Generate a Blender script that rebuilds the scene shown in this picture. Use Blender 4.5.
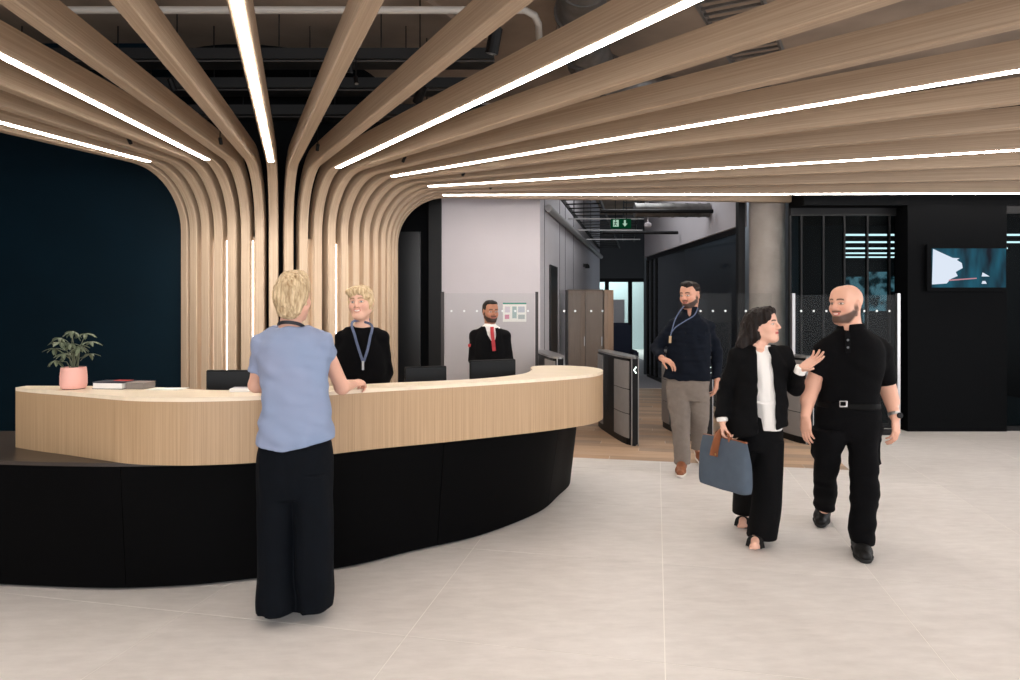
import bpy, bmesh, math, random
import numpy as np
from mathutils import Vector, Matrix
random.seed(7); rng = np.random.default_rng(7)
SC = bpy.context.scene; COL = SC.collection
for o in list(bpy.data.objects): bpy.data.objects.remove(o)

# ------------------------------------------------------------------ camera
F, HZ, CX, CAMZ = 683.0, 308.0, 510.0, 1.56       # focal length in px, horizon row, centre column, eye height
cam_d = bpy.data.cameras.new('camera'); cam = bpy.data.objects.new('camera', cam_d); COL.objects.link(cam)
cam.location = (0, 0, CAMZ); cam.rotation_euler = (math.radians(90), 0, 0)
cam_d.sensor_width = 36; cam_d.lens = F / 1020 * 36; cam_d.shift_y = (HZ - 340) / 1020
cam_d.clip_start = .05; SC.camera = cam
SC.view_settings.view_transform = 'Standard'; SC.view_settings.look = 'None'
SC.view_settings.gamma = 1; SC.view_settings.use_curve_mapping = False
SC.view_settings.exposure = 0.0
SC.cycles.use_denoising = True
SC.cycles.max_bounces = 8; SC.cycles.diffuse_bounces = 4; SC.cycles.glossy_bounces = 4
SC.cycles.transmission_bounces = 6; SC.cycles.transparent_max_bounces = 16
SC.cycles.caustics_reflective = False; SC.cycles.caustics_refractive = False
SC.cycles.sample_clamp_indirect = 4

# ------------------------------------------------------------------ world + daylight through the window wall behind the camera
W = bpy.data.worlds.new('world'); SC.world = W; W.use_nodes = True
bg = W.node_tree.nodes['Background']; bg.inputs[0].default_value = (.75, .86, 1, 1); bg.inputs[1].default_value = .6
def area(name, loc, size, power, col, rot):
    d = bpy.data.lights.new(name, 'AREA'); d.shape = 'RECTANGLE'; d.size, d.size_y = size; d.energy = power; d.color = col
    o = bpy.data.objects.new(name, d); COL.objects.link(o); o.location = loc; o.rotation_euler = rot; return o
R90 = math.radians(90)
area('window_daylight', (0.5, -5.75, 1.9), (12.5, 3.0), 560, (.97, .98, 1), (R90, 0, 0))
area('side_window_daylight', (8.6, 2.0, 1.9), (8.5, 3.0), 300, (.97, .98, 1), (R90, 0, R90))
LED_STRENGTH = 36.0

# ------------------------------------------------------------------ helpers
def P(px, py, Y):
    """the point seen at pixel (px, py) at distance Y in front of the camera"""
    return Vector(((px - CX) / F * Y, Y, CAMZ - (py - HZ) / F * Y))
def lin(c): return tuple(((v / 255) / 12.92 if v / 255 <= .04045 else ((v / 255 + .055) / 1.055) ** 2.4) for v in c)
MATS = {}
def mat(name, rgb, rough=.6, metal=0, var=0, vscale=8, stretch=(1, 1, 1), bump=0, bscale=60, coord='Object', spec=.5,
        rgb2=None, sheen=0, coat=0, alpha=1, bstretch=None):
    if name in MATS: return MATS[name]
    m = bpy.data.materials.new(name); m.use_nodes = True; nt = m.node_tree; b = nt.nodes['Principled BSDF']
    c = lin(rgb); b.inputs['Base Color'].default_value = (*c, 1)
    b.inputs['Roughness'].default_value = rough; b.inputs['Metallic'].default_value = metal
    b.inputs['Specular IOR Level'].default_value = spec
    if sheen: b.inputs['Sheen Weight'].default_value = sheen
    if coat: b.inputs['Coat Weight'].default_value = coat
    if alpha < 1: b.inputs['Alpha'].default_value = alpha
    L = nt.links
    tc = nt.nodes.new('ShaderNodeTexCoord')
    if var or rgb2:
        mp = nt.nodes.new('ShaderNodeMapping'); mp.inputs['Scale'].default_value = stretch
        nz = nt.nodes.new('ShaderNodeTexNoise'); nz.inputs['Scale'].default_value = vscale; nz.inputs['Detail'].default_value = 6
        rp = nt.nodes.new('ShaderNodeValToRGB'); rp.color_ramp.elements[0].position = .3; rp.color_ramp.elements[1].position = .7
        lo = [v * (1 - var) for v in c]; hi = [min(1, v * (1 + var)) for v in c]
        if rgb2: lo, hi = c, lin(rgb2)
        rp.color_ramp.elements[0].color = (*lo, 1); rp.color_ramp.elements[1].color = (*hi, 1)
        L.new(tc.outputs[coord], mp.inputs['Vector']); L.new(mp.outputs[0], nz.inputs['Vector'])
        L.new(nz.outputs['Fac'], rp.inputs[0]); L.new(rp.outputs[0], b.inputs['Base Color'])
    if bump:
        mp2 = nt.nodes.new('ShaderNodeMapping'); mp2.inputs['Scale'].default_value = bstretch or stretch
        n2 = nt.nodes.new('ShaderNodeTexNoise'); n2.inputs['Scale'].default_value = bscale; n2.inputs['Detail'].default_value = 4
        bp = nt.nodes.new('ShaderNodeBump'); bp.inputs['Strength'].default_value = bump; bp.inputs['Distance'].default_value = .01
        L.new(tc.outputs[coord], mp2.inputs['Vector']); L.new(mp2.outputs[0], n2.inputs['Vector'])
        L.new(n2.outputs['Fac'], bp.inputs['Height']); L.new(bp.outputs[0], b.inputs['Normal'])
    MATS[name] = m; return m
def emit(name, rgb, strength):
    if name in MATS: return MATS[name]
    m = bpy.data.materials.new(name); m.use_nodes = True; b = m.node_tree.nodes['Principled BSDF']
    b.inputs['Base Color'].default_value = (0, 0, 0, 1); b.inputs['Roughness'].default_value = 1; b.inputs['Specular IOR Level'].default_value = 0
    b.inputs['Emission Color'].default_value = (*lin(rgb), 1); b.inputs['Emission Strength'].default_value = strength
    MATS[name] = m; return m
def glass(name, tint=(235, 245, 245), rough=0.0, refl=1.0):
    """thin architectural glass: fresnel mirror over a tinted clear sheet"""
    if name in MATS: return MATS[name]
    m = bpy.data.materials.new(name); m.use_nodes = True; nt = m.node_tree; nt.nodes.clear()
    out = nt.nodes.new('ShaderNodeOutputMaterial'); mix = nt.nodes.new('ShaderNodeMixShader')
    tr = nt.nodes.new('ShaderNodeBsdfTransparent'); tr.inputs[0].default_value = (*lin(tint), 1)
    gl = nt.nodes.new('ShaderNodeBsdfGlossy'); gl.inputs['Roughness'].default_value = rough; gl.inputs[0].default_value = (refl, refl, refl, 1)
    fr = nt.nodes.new('ShaderNodeFresnel'); ge = nt.nodes.new('ShaderNodeNewGeometry'); mr = nt.nodes.new('ShaderNodeMapRange')
    mr.inputs[3].default_value = 1.5; mr.inputs[4].default_value = 1 / 1.5      # same fresnel on both faces of the sheet
    nt.links.new(ge.outputs['Backfacing'], mr.inputs[0]); nt.links.new(mr.outputs[0], fr.inputs[0])
    nt.links.new(fr.outputs[0], mix.inputs[0]); nt.links.new(tr.outputs[0], mix.inputs[1]); nt.links.new(gl.outputs[0], mix.inputs[2])
    nt.links.new(mix.outputs[0], out.inputs[0]); MATS[name] = m; return m

def link(name, me, m=None, parent=None, smooth=False):
    o = bpy.data.objects.new(name, me); COL.objects.link(o)
    if m is not None and len(me.materials) == 0: me.materials.append(m)
    if smooth: me.polygons.foreach_set('use_smooth', [True] * len(me.polygons))
    if parent is not None:
        o.parent = parent; o.matrix_parent_inverse = Matrix.Identity(4)
        if parent_world(parent).length > 0: shift(o, parent_world(parent))
    return o
def parent_world(p):
    v = Vector(p.location)
    while p.parent: p = p.parent; v += p.location
    return v
def shift(o, v):            # meshes are modelled in world coordinates; keep them in place under a moved Empty
    o.location = -v
def tag(o, label=None, cat=None, group=None, kind=None):
    if label: o['label'] = label
    if cat: o['category'] = cat
    if group: o['group'] = group
    if kind: o['kind'] = kind
    return o
def thing(name, label, cat, loc=(0, 0, 0), group=None):
    o = bpy.data.objects.new(name, None); COL.objects.link(o); o.location = loc; o.empty_display_size = .1
    return tag(o, label, cat, group)

class MB:
    """collects shapes, in world coordinates, for ONE mesh object"""
    def __init__(s): s.v = []; s.f = []; s.uv = None
    def add(s, vs, fs):
        n = len(s.v); s.v += [tuple(v) for v in vs]; s.f += [tuple(i + n for i in f) for f in fs]; return s
    def box(s, lo, hi, rz=0, c=None):
        x0, y0, z0 = lo; x1, y1, z1 = hi
        vs = [Vector(p) for p in ((x0, y0, z0), (x1, y0, z0), (x1, y1, z0), (x0, y1, z0), (x0, y0, z1), (x1, y0, z1), (x1, y1, z1), (x0, y1, z1))]
        if rz:
            c = Vector(c) if c is not None else (vs[0] + vs[6]) / 2; Rm = Matrix.Rotation(rz, 3, 'Z')
            vs = [Rm @ (v - c) + c for v in vs]
        return s.add(vs, [(3, 2, 1, 0), (4, 5, 6, 7), (0, 1, 5, 4), (1, 2, 6, 5), (2, 3, 7, 6), (3, 0, 4, 7)])
    def obox(s, a, b, w, z0, z1):
        """upright box along the floor line a-b, w thick"""
        a = Vector((a[0], a[1])); b = Vector((b[0], b[1])); d = (b - a).normalized(); n = Vector((-d.y, d.x)) * w / 2
        q = [a - n, b - n, b + n, a + n]
        vs = [(p.x, p.y, z0) for p in q] + [(p.x, p.y, z1) for p in q]
        return s.add(vs, [(3, 2, 1, 0), (4, 5, 6, 7), (0, 1, 5, 4), (1, 2, 6, 5), (2, 3, 7, 6), (3, 0, 4, 7)])
    def tube(s, pts, r, n=10, cap=True):
        pts = [Vector(p) for p in pts]; rs = r if isinstance(r, (list, tuple)) else [r] * len(pts)
        base = len(s.v); up = None
        for i, p in enumerate(pts):
            t = (pts[min(i + 1, len(pts) - 1)] - pts[max(i - 1, 0)]).normalized()
            if up is None: up = t.orthogonal().normalized()
            up = (up - t * up.dot(t)).normalized(); sd = t.cross(up)
            for k in range(n):
                a = 2 * math.pi * k / n; s.v.append(tuple(p + (up * math.cos(a) + sd * math.sin(a)) * rs[i]))
        for i in range(len(pts) - 1):
            for k in range(n):
                a = base + i * n + k; b = base + i * n + (k + 1) % n; s.f.append((a, b, b + n, a + n))
        if cap:
            s.f.append(tuple(base + k for k in reversed(range(n)))); e = base + (len(pts) - 1) * n; s.f.append(tuple(e + k for k in range(n)))
        return s
    def prism(s, poly, z0, z1, inset_bottom=None):
        n = len(poly); bot = inset_bottom or poly
        vs = [(p[0], p[1], z0) for p in bot] + [(p[0], p[1], z1) for p in poly]
        return s.add(vs, [tuple(reversed(range(n))), tuple(range(n, 2 * n))] + [(i, (i + 1) % n, n + (i + 1) % n, n + i) for i in range(n)])
    def lathe(s, prof, c, n=32):
        c = Vector(c); base = len(s.v)
        for r, z in prof:
            for k in range(n):
                a = 2 * math.pi * k / n; s.v.append((c.x + r * math.cos(a), c.y + r * math.sin(a), c.z + z))
        for i in range(len(prof) - 1):
            for k in range(n):
                a = base + i * n + k; b = base + i * n + (k + 1) % n; s.f.append((a, b, b + n, a + n))
        s.f.append(tuple(base + k for k in reversed(range(n)))); e = base + (len(prof) - 1) * n; s.f.append(tuple(e + k for k in range(n)))
        return s
    def build(s, name, m, parent=None, smooth=False, bevel=0, seg=2):
        me = bpy.data.meshes.new(name); me.from_pydata(s.v, [], s.f); me.validate(); 
        bm = bmesh.new(); bm.from_mesh(me); bmesh.ops.recalc_face_normals(bm, faces=bm.faces)
        if bevel: bmesh.ops.bevel(bm, geom=list(bm.edges), offset=bevel, segments=seg, affect='EDGES', clamp_overlap=True)
        bm.to_mesh(me); bm.free(); me.update()
        o = link(name, me, m, parent, smooth)
        if smooth: auto_smooth(o)
        return o
def auto_smooth(o, ang=40):
    me = o.data; me.polygons.foreach_set('use_smooth', [True] * len(me.polygons))
    bm = bmesh.new(); bm.from_mesh(me)
    for e in bm.edges:
        if len(e.link_faces) == 2 and e.calc_face_angle(0) > math.radians(ang): e.smooth = False
    bm.to_mesh(me); bm.free()
def struct(name, mb, m, parent=None, **k):
    o = mb.build(name, m, parent, **k)
    if parent is None: o['kind'] = 'structure'
    return o
def catmull(pts, n=8, closed=False):
    out = []; N = len(pts); pts = [np.array(p, float) for p in pts]
    for i in range(N if closed else N - 1):
        p0, p1, p2, p3 = [pts[(i + k) % N] if closed else pts[min(max(i + k, 0), N - 1)] for k in (-1, 0, 1, 2)]
        for j in range(n):
            t = j / n
            out.append(.5 * (2 * p1 + (p2 - p0) * t + (2 * p0 - 5 * p1 + 4 * p2 - p3) * t * t + (3 * p1 - p0 - 3 * p2 + p3) * t ** 3))
    if not closed: out.append(pts[-1])
    return out

# ------------------------------------------------------------------ materials
def wood_mat(name, c1, c2, rough=.5, us=60, vs=1.2):
    """oak veneer, grain along V of the UV map"""
    m = bpy.data.materials.new(name); m.use_nodes = True; nt = m.node_tree; b = nt.nodes['Principled BSDF']; L = nt.links
    uv = nt.nodes.new('ShaderNodeUVMap'); mp = nt.nodes.new('ShaderNodeMapping'); mp.inputs['Scale'].default_value = (us, vs, 1)
    n1 = nt.nodes.new('ShaderNodeTexNoise'); n1.inputs['Scale'].default_value = 1; n1.inputs['Detail'].default_value = 5; n1.inputs['Roughness'].default_value = .65
    rp = nt.nodes.new('ShaderNodeValToRGB'); rp.color_ramp.elements[0].position = .32; rp.color_ramp.elements[1].position = .68
    rp.color_ramp.elements[0].color = (*lin(c1), 1); rp.color_ramp.elements[1].color = (*lin(c2), 1)
    L.new(uv.outputs[0], mp.inputs[0]); L.new(mp.outputs[0], n1.inputs['Vector']); L.new(n1.outputs['Fac'], rp.inputs[0]); L.new(rp.outputs[0], b.inputs['Base Color'])
    bp = nt.nodes.new('ShaderNodeBump'); bp.inputs['Strength'].default_value = .12; bp.inputs['Distance'].default_value = .004
    L.new(n1.outputs['Fac'], bp.inputs['Height']); L.new(bp.outputs[0], b.inputs['Normal'])
    b.inputs['Roughness'].default_value = rough; MATS[name] = m; return m
M_OAK = wood_mat('oak_rib', (160, 137, 114), (187, 165, 141), .55, 90, .8)
M_DESK = wood_mat('oak_desk', (164, 134, 100), (190, 160, 126), .45, 130, .9)
M_TOP = mat('oak_counter_top', (238, 221, 196), .35, var=.06, vscale=3, stretch=(1, 14, 1))  # same oak as the band; bright overhead light is put into this paler tone
M_BLACK = mat('black_laminate', (4, 4, 5), .6, var=.15, vscale=3, spec=.05)
M_TEAL = mat('dark_teal_wall', (4, 23, 33), .6, var=.12, vscale=1.5, spec=.1)
M_DARK = mat('black_wall', (3, 4, 6), .7, var=.1, vscale=2, spec=.08)
M_WHITE = mat('white_wall', (196, 190, 194), .85, var=.02, vscale=2)
M_SIDEGLASS = glass('side_partition_glass', (150, 156, 160), .08, .75)
M_GREYW = mat('grey_wall', (192, 188, 192), .85, var=.03, vscale=2)
M_CONC = mat('concrete', (150, 142, 136), .85, var=.18, vscale=3.5, bump=.25, bscale=30)
M_SLAB = mat('slab_concrete', (150, 132, 116), .9, var=.22, vscale=1.4, bump=.2, bscale=12)
M_BLKMET = mat('black_metal', (10, 10, 12), .5, .0, spec=.25)
M_STEEL = mat('brushed_steel', (178, 176, 176), .32, .9, var=.06, vscale=20, stretch=(1, 1, .1))
M_GREYMET = mat('grey_metal_panel', (150, 146, 144), .5, .25, var=.05, vscale=10)
M_GALV = mat('galvanised_steel', (120, 118, 116), .42, .8, var=.25, vscale=9)
M_GLASS = glass('clear_glass', (254, 255, 255), .35, .15)
M_DGLASS = glass('tinted_glass', (160, 178, 184), .35, .06)
M_LED = emit('led_strip', (255, 247, 238), LED_STRENGTH)
M_PAPER = mat('paper', (240, 238, 234), .8)
# ================================================================== the setting
# building axes of the floor tiles: turned 12.1 degrees
TA = math.radians(12.1); TD = Vector((math.sin(TA), math.cos(TA))); TE = Vector((math.cos(TA), -math.sin(TA)))
def tile_mat():
    m = bpy.data.materials.new('limestone_tile'); m.use_nodes = True; nt = m.node_tree; b = nt.nodes['Principled BSDF']; L = nt.links
    g = nt.nodes.new('ShaderNodeNewGeometry'); oi = nt.nodes.new('ShaderNodeObjectInfo')
    def noise(scale, detail, stretch):
        mp = nt.nodes.new('ShaderNodeMapping'); mp.inputs['Scale'].default_value = stretch; mp.inputs['Rotation'].default_value = (0, 0, -.3)
        n = nt.nodes.new('ShaderNodeTexNoise'); n.inputs['Scale'].default_value = scale; n.inputs['Detail'].default_value = detail; n.inputs['Roughness'].default_value = .62
        L.new(g.outputs['Position'], mp.inputs[0]); L.new(mp.outputs[0], n.inputs['Vector']); return n
    n1 = noise(1.1, 8, (1, 1, 1)); n2 = noise(7, 6, (.8, 2.4, 1))
    mx = nt.nodes.new('ShaderNodeMix'); mx.data_type = 'FLOAT'; mx.inputs[0].default_value = .5
    L.new(n1.outputs['Fac'], mx.inputs[2]); L.new(n2.outputs['Fac'], mx.inputs[3])
    rp = nt.nodes.new('ShaderNodeValToRGB'); e = rp.color_ramp.elements
    e[0].position = .3; e[0].color = (*lin((203, 197, 192)), 1); e[1].position = .68; e[1].color = (*lin((230, 225, 221)), 1)
    L.new(mx.outputs[0], rp.inputs[0])
    hs = nt.nodes.new('ShaderNodeHueSaturation'); mr = nt.nodes.new('ShaderNodeMapRange'); mr.inputs[3].default_value = .965; mr.inputs[4].default_value = 1.03
    L.new(oi.outputs['Random'], mr.inputs[0]); L.new(mr.outputs[0], hs.inputs['Value']); L.new(rp.outputs[0], hs.inputs['Color']); L.new(hs.outputs[0], b.inputs['Base Color'])
    b.inputs['Roughness'].default_value = .48
    bp = nt.nodes.new('ShaderNodeBump'); bp.inputs['Strength'].default_value = .06; bp.inputs['Distance'].default_value = .01
    L.new(n2.outputs['Fac'], bp.inputs['Height']); L.new(bp.outputs[0], b.inputs['Normal']); return m
M_TILE = tile_mat(); M_GROUT = mat('grout', (240, 236, 230), .8)
# floor: grout bed, with the tiles laid on it as parts
floor = struct('floor', MB().box((-8, -6, -.12), (9, 26, -.0012)), M_GROUT)
WB0 = Vector((.73, 7.12))                                     # a point on the tile / timber seam
O0 = Vector((.681, 3.0))                                       # a tile crossing read off the photograph
tile_me = {}
def slab_piece(name, poly, m, parent, z0=-.02, z1=0.0):
    return MB().prism([(p[0], p[1]) for p in poly], z0, z1).build(name, m, parent)
def clip(poly, n, c):                                          # keep n.p <= c
    out = []
    for i in range(len(poly)):
        a, b = poly[i], poly[(i + 1) % len(poly)]; da, db = n.dot(a) - c, n.dot(b) - c
        if da <= 0: out.append(a)
        if da * db < 0: out.append(a + (b - a) * (da / (da - db)))
    return out
gap = .0025
seam_c = TD.dot(WB0)
for i in range(-8, 8):
    for j in range(-9, 7):
        a = O0 + TE * (1.2 * i) + TD * (1.2 * j)
        q = [a + TE * gap + TD * gap, a + TE * (1.2 - gap) + TD * gap, a + TE * (1.2 - gap) + TD * (1.2 - gap), a + TE * gap + TD * (1.2 - gap)]
        # tiles stop at the timber of the gate zone and at the walls
        lim = TE.dot(WB0) + 2.6
        for part in (clip(clip(q, TE, lim), TD, seam_c - gap), clip(q, -TE, -lim)):
            for n, cc in ((Vector((1, 0)), 8.8), (Vector((-1, 0)), 7.8), (Vector((0, -1)), 5.8), (Vector((0, 1)), 10.5)):
                if len(part) >= 3: part = clip(part, n, cc)
            if len(part) >= 3:
                pa = abs(sum(part[k].x * part[(k + 1) % len(part)].y - part[(k + 1) % len(part)].x * part[k].y for k in range(len(part)))) / 2
                if pa > .01: slab_piece('floor_tile', part, M_TILE, floor)
# timber boards in the gate zone, laid across it
M_BOARDS = [mat('timber_board_%s' % n, c, .5, var=.13, vscale=2.2, stretch=(1.2, 16, 1)) for n, c in
            (('light', (192, 162, 134)), ('mid', (174, 145, 120)), ('warm', (184, 150, 120)), ('grey', (164, 140, 120)))]
bw = .16
for r in range(40):
    lo = seam_c + r * bw; off = (r * .73) % 1.9 - 1.9
    for k in range(4):
        t0 = -1.6 + off + k * 1.9; t1 = t0 + 1.9 - .003
        t0, t1 = max(t0, -2.2), min(t1, 2.6)
        if t1 - t0 < .1: continue
        org = TD * lo + TE * TE.dot(WB0)
        q = [org + TE * t0 + TD * .001, org + TE * t1 + TD * .001, org + TE * t1 + TD * (bw - .001), org + TE * t0 + TD * (bw - .001)]
        q = [Vector(p) for p in q]
        for n, cc in ((Vector((0, 1)), 13.3), (Vector((-1, 0)), .75 ), (Vector((1, 0)), 3.9)):
            if len(q) >= 3: q = clip(q, n, cc)
        if len(q) >= 3: slab_piece('floor_board', q, random.choice(M_BOARDS), floor)
carpet = struct('floor_carpet', MB().box((-.5, 13.3, -.004), (4, 26, .001)), mat('grey_carpet', (150, 146, 150), .95, var=.12, vscale=30))
room_fl = struct('floor_meeting_room', MB().box((4.2, 9.1, -.004), (8.8, 14, .004)), mat('meeting_room_carpet', (96, 100, 104), .9, var=.15, vscale=20))

# ceiling slab and shell
H_SLAB = 4.35
struct('ceiling', MB().box((-8, -6, H_SLAB), (9, 26, H_SLAB + .2)), M_SLAB)
struct('wall_left', MB().box((-8, -6, 0), (-7.8, 7.2, H_SLAB)), M_DARK)
# window wall behind the camera and to the right: sill, head and mullions round open daylight bays
wb = MB().box((-8, -6, 0), (9, -5.85, .3)).box((-8, -6, 3.5), (9, -5.85, H_SLAB))
for x in (-8, -5.8, -3.2, -.6, 2, 4.6, 7.2, 8.8): wb.box((x, -6, .3), (x + .12, -5.85, 3.5))
struct('window_1', wb, M_GREYW)
wr = MB().box((8.8, -6, 0), (9, 8.6, .3)).box((8.8, -6, 3.5), (9, 8.6, H_SLAB)).box((8.8, 6.4, .3), (9, 8.6, 3.5)).box((8.8, -6, .3), (9, -2.4, 3.5))
for y in (-.2, 2, 4.2): wr.box((8.8, y, .3), (9, y + .12, 3.5))
struct('window_2', wr, M_GREYW)

# dark teal wall beside the column
struct('wall_teal', MB().box((-7.8, 7.2, 0), (-3.45, 7.35, H_SLAB)), M_TEAL)
struct('baseboard_teal', MB().box((-7.8, 7.17, 0), (-3.6, 7.2, .09)), M_DARK)
# black wall with a flush door between column and the white wall
bwl = MB().box((-3.4, 9.35, 0), (-1.05, 9.5, H_SLAB))
struct('wall_black', bwl, M_DARK)
struct('trim_1', MB().box((-1.1, 9.24, 0), (-.93, 9.36, 3.6)), M_BLKMET)
struct('door_1', MB().box((-2.0, 9.31, 0), (-1.22, 9.345, 2.6)), mat('black_door', (12, 14, 17), .35))
# white wall + left corridor wall (runs along the building axis)
WY = 9.3; WX0, WX1 = -.93, .41
ce = Vector((WX1, WY)) + TD * 10.0
struct('wall_white', MB().box((WX0, WY, 0), (WX1, WY + .15, H_SLAB)), M_WHITE)
cwl = MB().obox(Vector((WX1, WY)) - TE * .08, ce - TE * .08, .16, 0, H_SLAB)
struct('wall_corridor_left', cwl, M_GREYW)
struct('trim_2', MB().box((WX0, WY - .012, 0), (WX1, WY, .08)), M_GREYW)
# dark door opening in the corridor wall
d0 = Vector((WX1, WY)) + TD * .8; d1 = d0 + TD * .7
struct('door_2', MB().obox(d0 + TE * .012, d1 + TE * .012, .03, 0, 2.2), mat('dark_door', (24, 24, 26), .4))
pj = MB()
for t in (.35, 1.9, 2.6, 3.8):
    q = Vector((WX1, WY)) + TD * t; pj.obox(q + TE * .001, q + TD * .012 + TE * .001, .01, 0, 3.6)
struct('trim_3', pj, mat('panel_joint', (90, 88, 90), .8))
# corridor right side: glazed partition with white bulkhead above
RX0, RX1 = Vector((3.3, 9.75)), Vector((3.15, 15.6))
struct('wall_bulkhead', MB().obox(RX0 + Vector((.0, 0)), RX1, .16, 2.72, H_SLAB), M_WHITE)
rail = MB().obox(RX0, RX1, .06, 2.64, 2.72).obox(RX0, RX1, .06, 0, .06)
win3 = thing('window_3', None, None); win3['kind'] = 'structure'
rail.build('frame_rail', M_BLKMET, win3)
cuts = (0, .86, .93, 1)
for i, t in enumerate(cuts):
    a = RX0.lerp(RX1, t); d = (RX1 - RX0).normalized() * .03
    MB().obox(a - d, a + d, .07, .06, 2.64).build('frame_post', M_GREYMET if i == 0 else M_BLKMET, win3)
    if i < len(cuts) - 1:
        b_ = RX0.lerp(RX1, cuts[i + 1])
        MB().obox(a + d, b_ - d, .012, .06, 2.64).build('glass_pane', M_SIDEGLASS, win3)
area('side_room_fill_light', (3.7, 13.5, 4.0), (.6, 3.5), 60, (.9, .97, 1), (0, 0, 0))  # added lamp that brightens the side room, no fitting modelled
# dark room behind that partition
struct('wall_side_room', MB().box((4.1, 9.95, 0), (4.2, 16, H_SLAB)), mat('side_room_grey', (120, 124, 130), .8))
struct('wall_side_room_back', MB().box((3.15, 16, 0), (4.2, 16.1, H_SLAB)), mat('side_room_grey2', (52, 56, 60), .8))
# corridor end: glazed screen with daylight behind
EY = 20.5
win4 = thing('window_4', None, None); win4['kind'] = 'structure'
fr = MB().box((2.0, EY, 0), (2.06, EY + .06, 2.4)).box((2.0, EY, 2.34), (4.6, EY + .06, 2.45)).box((4.5, EY, 0), (4.6, EY + .06, 2.4))
for x in (2.85, 3.55): fr.box((x, EY, 0), (x + .12, EY + .06, 2.34))
fr.build('frame', M_BLKMET, win4)
for x0, x1 in ((2.06, 2.85), (2.97, 3.55), (3.67, 4.5)): MB().box((x0, EY + .02, 0), (x1, EY + .032, 2.34)).build('glass_pane', M_GLASS, win4)
struct('wall_corridor_end', MB().box((1.5, EY, 2.45), (6, EY + .1, H_SLAB)).box((4.6, EY, 0), (6, EY + .1, 2.45)).box((1.5, EY, 0), (2.0, EY + .1, 2.45)), mat('corridor_end_grey', (70, 72, 75), .8))
# a further lit office beyond the corridor
struct('wall_far_office', MB().box((1.5, 25.8, 0), (6, 25.9, H_SLAB)), mat('far_office_white', (200, 215, 215), .8))
area('far_office_daylight', (3.2, 24.6, 3.4), (3, 2), 150, (.85, 1, 1), (0, 0, 0))
area('corridor_fill_light', (2.2, 11.6, 4.3), (1.0, 3), 45, (.95, .98, 1), (0, 0, 0))  # added lamp under the slab, out of view, lifts the corridor

# concrete column
struct('pillar_concrete', MB().lathe([(.235, 0), (.235, H_SLAB)], (3.53, 9.38, 0), 40), M_CONC, smooth=True)
struct('trim_4', MB().box((3.18, 9.5, 0), (3.27, 9.62, H_SLAB)), M_BLKMET)

# dark facade: glazed bays, black television wall, glazed bay on the right
FY = 8.62; FT = 2.86
struct('wall_television', MB().box((5.02, FY, 0), (6.27, FY + .3, FT)), M_DARK)
struct('trim_5', MB().box((3.72, FY + .02, FT), (8.8, FY + .5, H_SLAB)), M_DARK)
def bay(name, xs, y, m):
    w = thing(name, None, None); w['kind'] = 'structure'
    MB().box((xs[0], y - .03, 0), (xs[-1], y + .05, .06)).box((xs[0], y - .03, FT - .1), (xs[-1], y + .05, FT)).build('frame_rail', M_BLKMET, w)
    for x in xs: MB().box((x - .011, y - .02, .06), (x + .011, y + .03, FT - .1)).build('frame_post', M_BLKMET, w)
    for a, b in zip(xs, xs[1:]): MB().box((a + .011, y, .06), (b - .011, y + .012, FT - .1)).build('glass_pane', m, w)
    return w
bx = [(p - CX) / F * 8.9 for p in (790, 801, 823, 844, 867, 889, 909)]
bay('window_5', bx, 8.9, M_DGLASS)
bay('window_6', [6.3, 6.9, 7.6, 8.3, 8.78], 8.7, M_DGLASS)
# meeting room behind the glass
struct('wall_meeting_room', MB().box((4.2, 14, 0), (8.8, 14.1, 3.3)), mat('meeting_wall', (26, 30, 36), .6))
struct('wall_meeting_side', MB().box((8.8, 8.6, 0), (8.9, 14, 3.3)), mat('meeting_wall2', (22, 26, 32), .6))
struct('ceiling_meeting_room', MB().box((4.2, 8.95, 3.25), (8.8, 14, 3.35)), M_DARK)
# ================================================================== ribbed timber column that fans out into the ceiling
ZC = 2.96; CC = Vector((-2.88, 8.49)); RP = 1.47; RC = .6; REND = 11.0; RW = .092; RD = .17
col_root = thing('ribbed_column', 'fanned oak column of curved ribs spreading into the ceiling with light strips', 'column', (CC.x, CC.y, 0))
def rib_path(inset=0.0, r_from=None, z_from=0.0, r_to=REND):
    """(radius, height) along the outer face, moved inwards / upwards by inset"""
    pts = []
    if r_from is None:
        pts += [(RP - inset, z_from)]
        for z in (.6, 1.2, 1.8): pts.append((RP - inset, z))
        for k in range(13):
            a = math.pi / 2 * k / 12; rr = RC + inset
            pts.append((RP + RC - rr * math.cos(a), ZC - RC + rr * math.sin(a)))
        r0 = RP + RC
    else: r0 = r_from; pts.append((r0, ZC + inset))
    for k in range(1, 9): pts.append((r0 + (r_to - r0) * k / 8, ZC + inset))
    return pts
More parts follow.
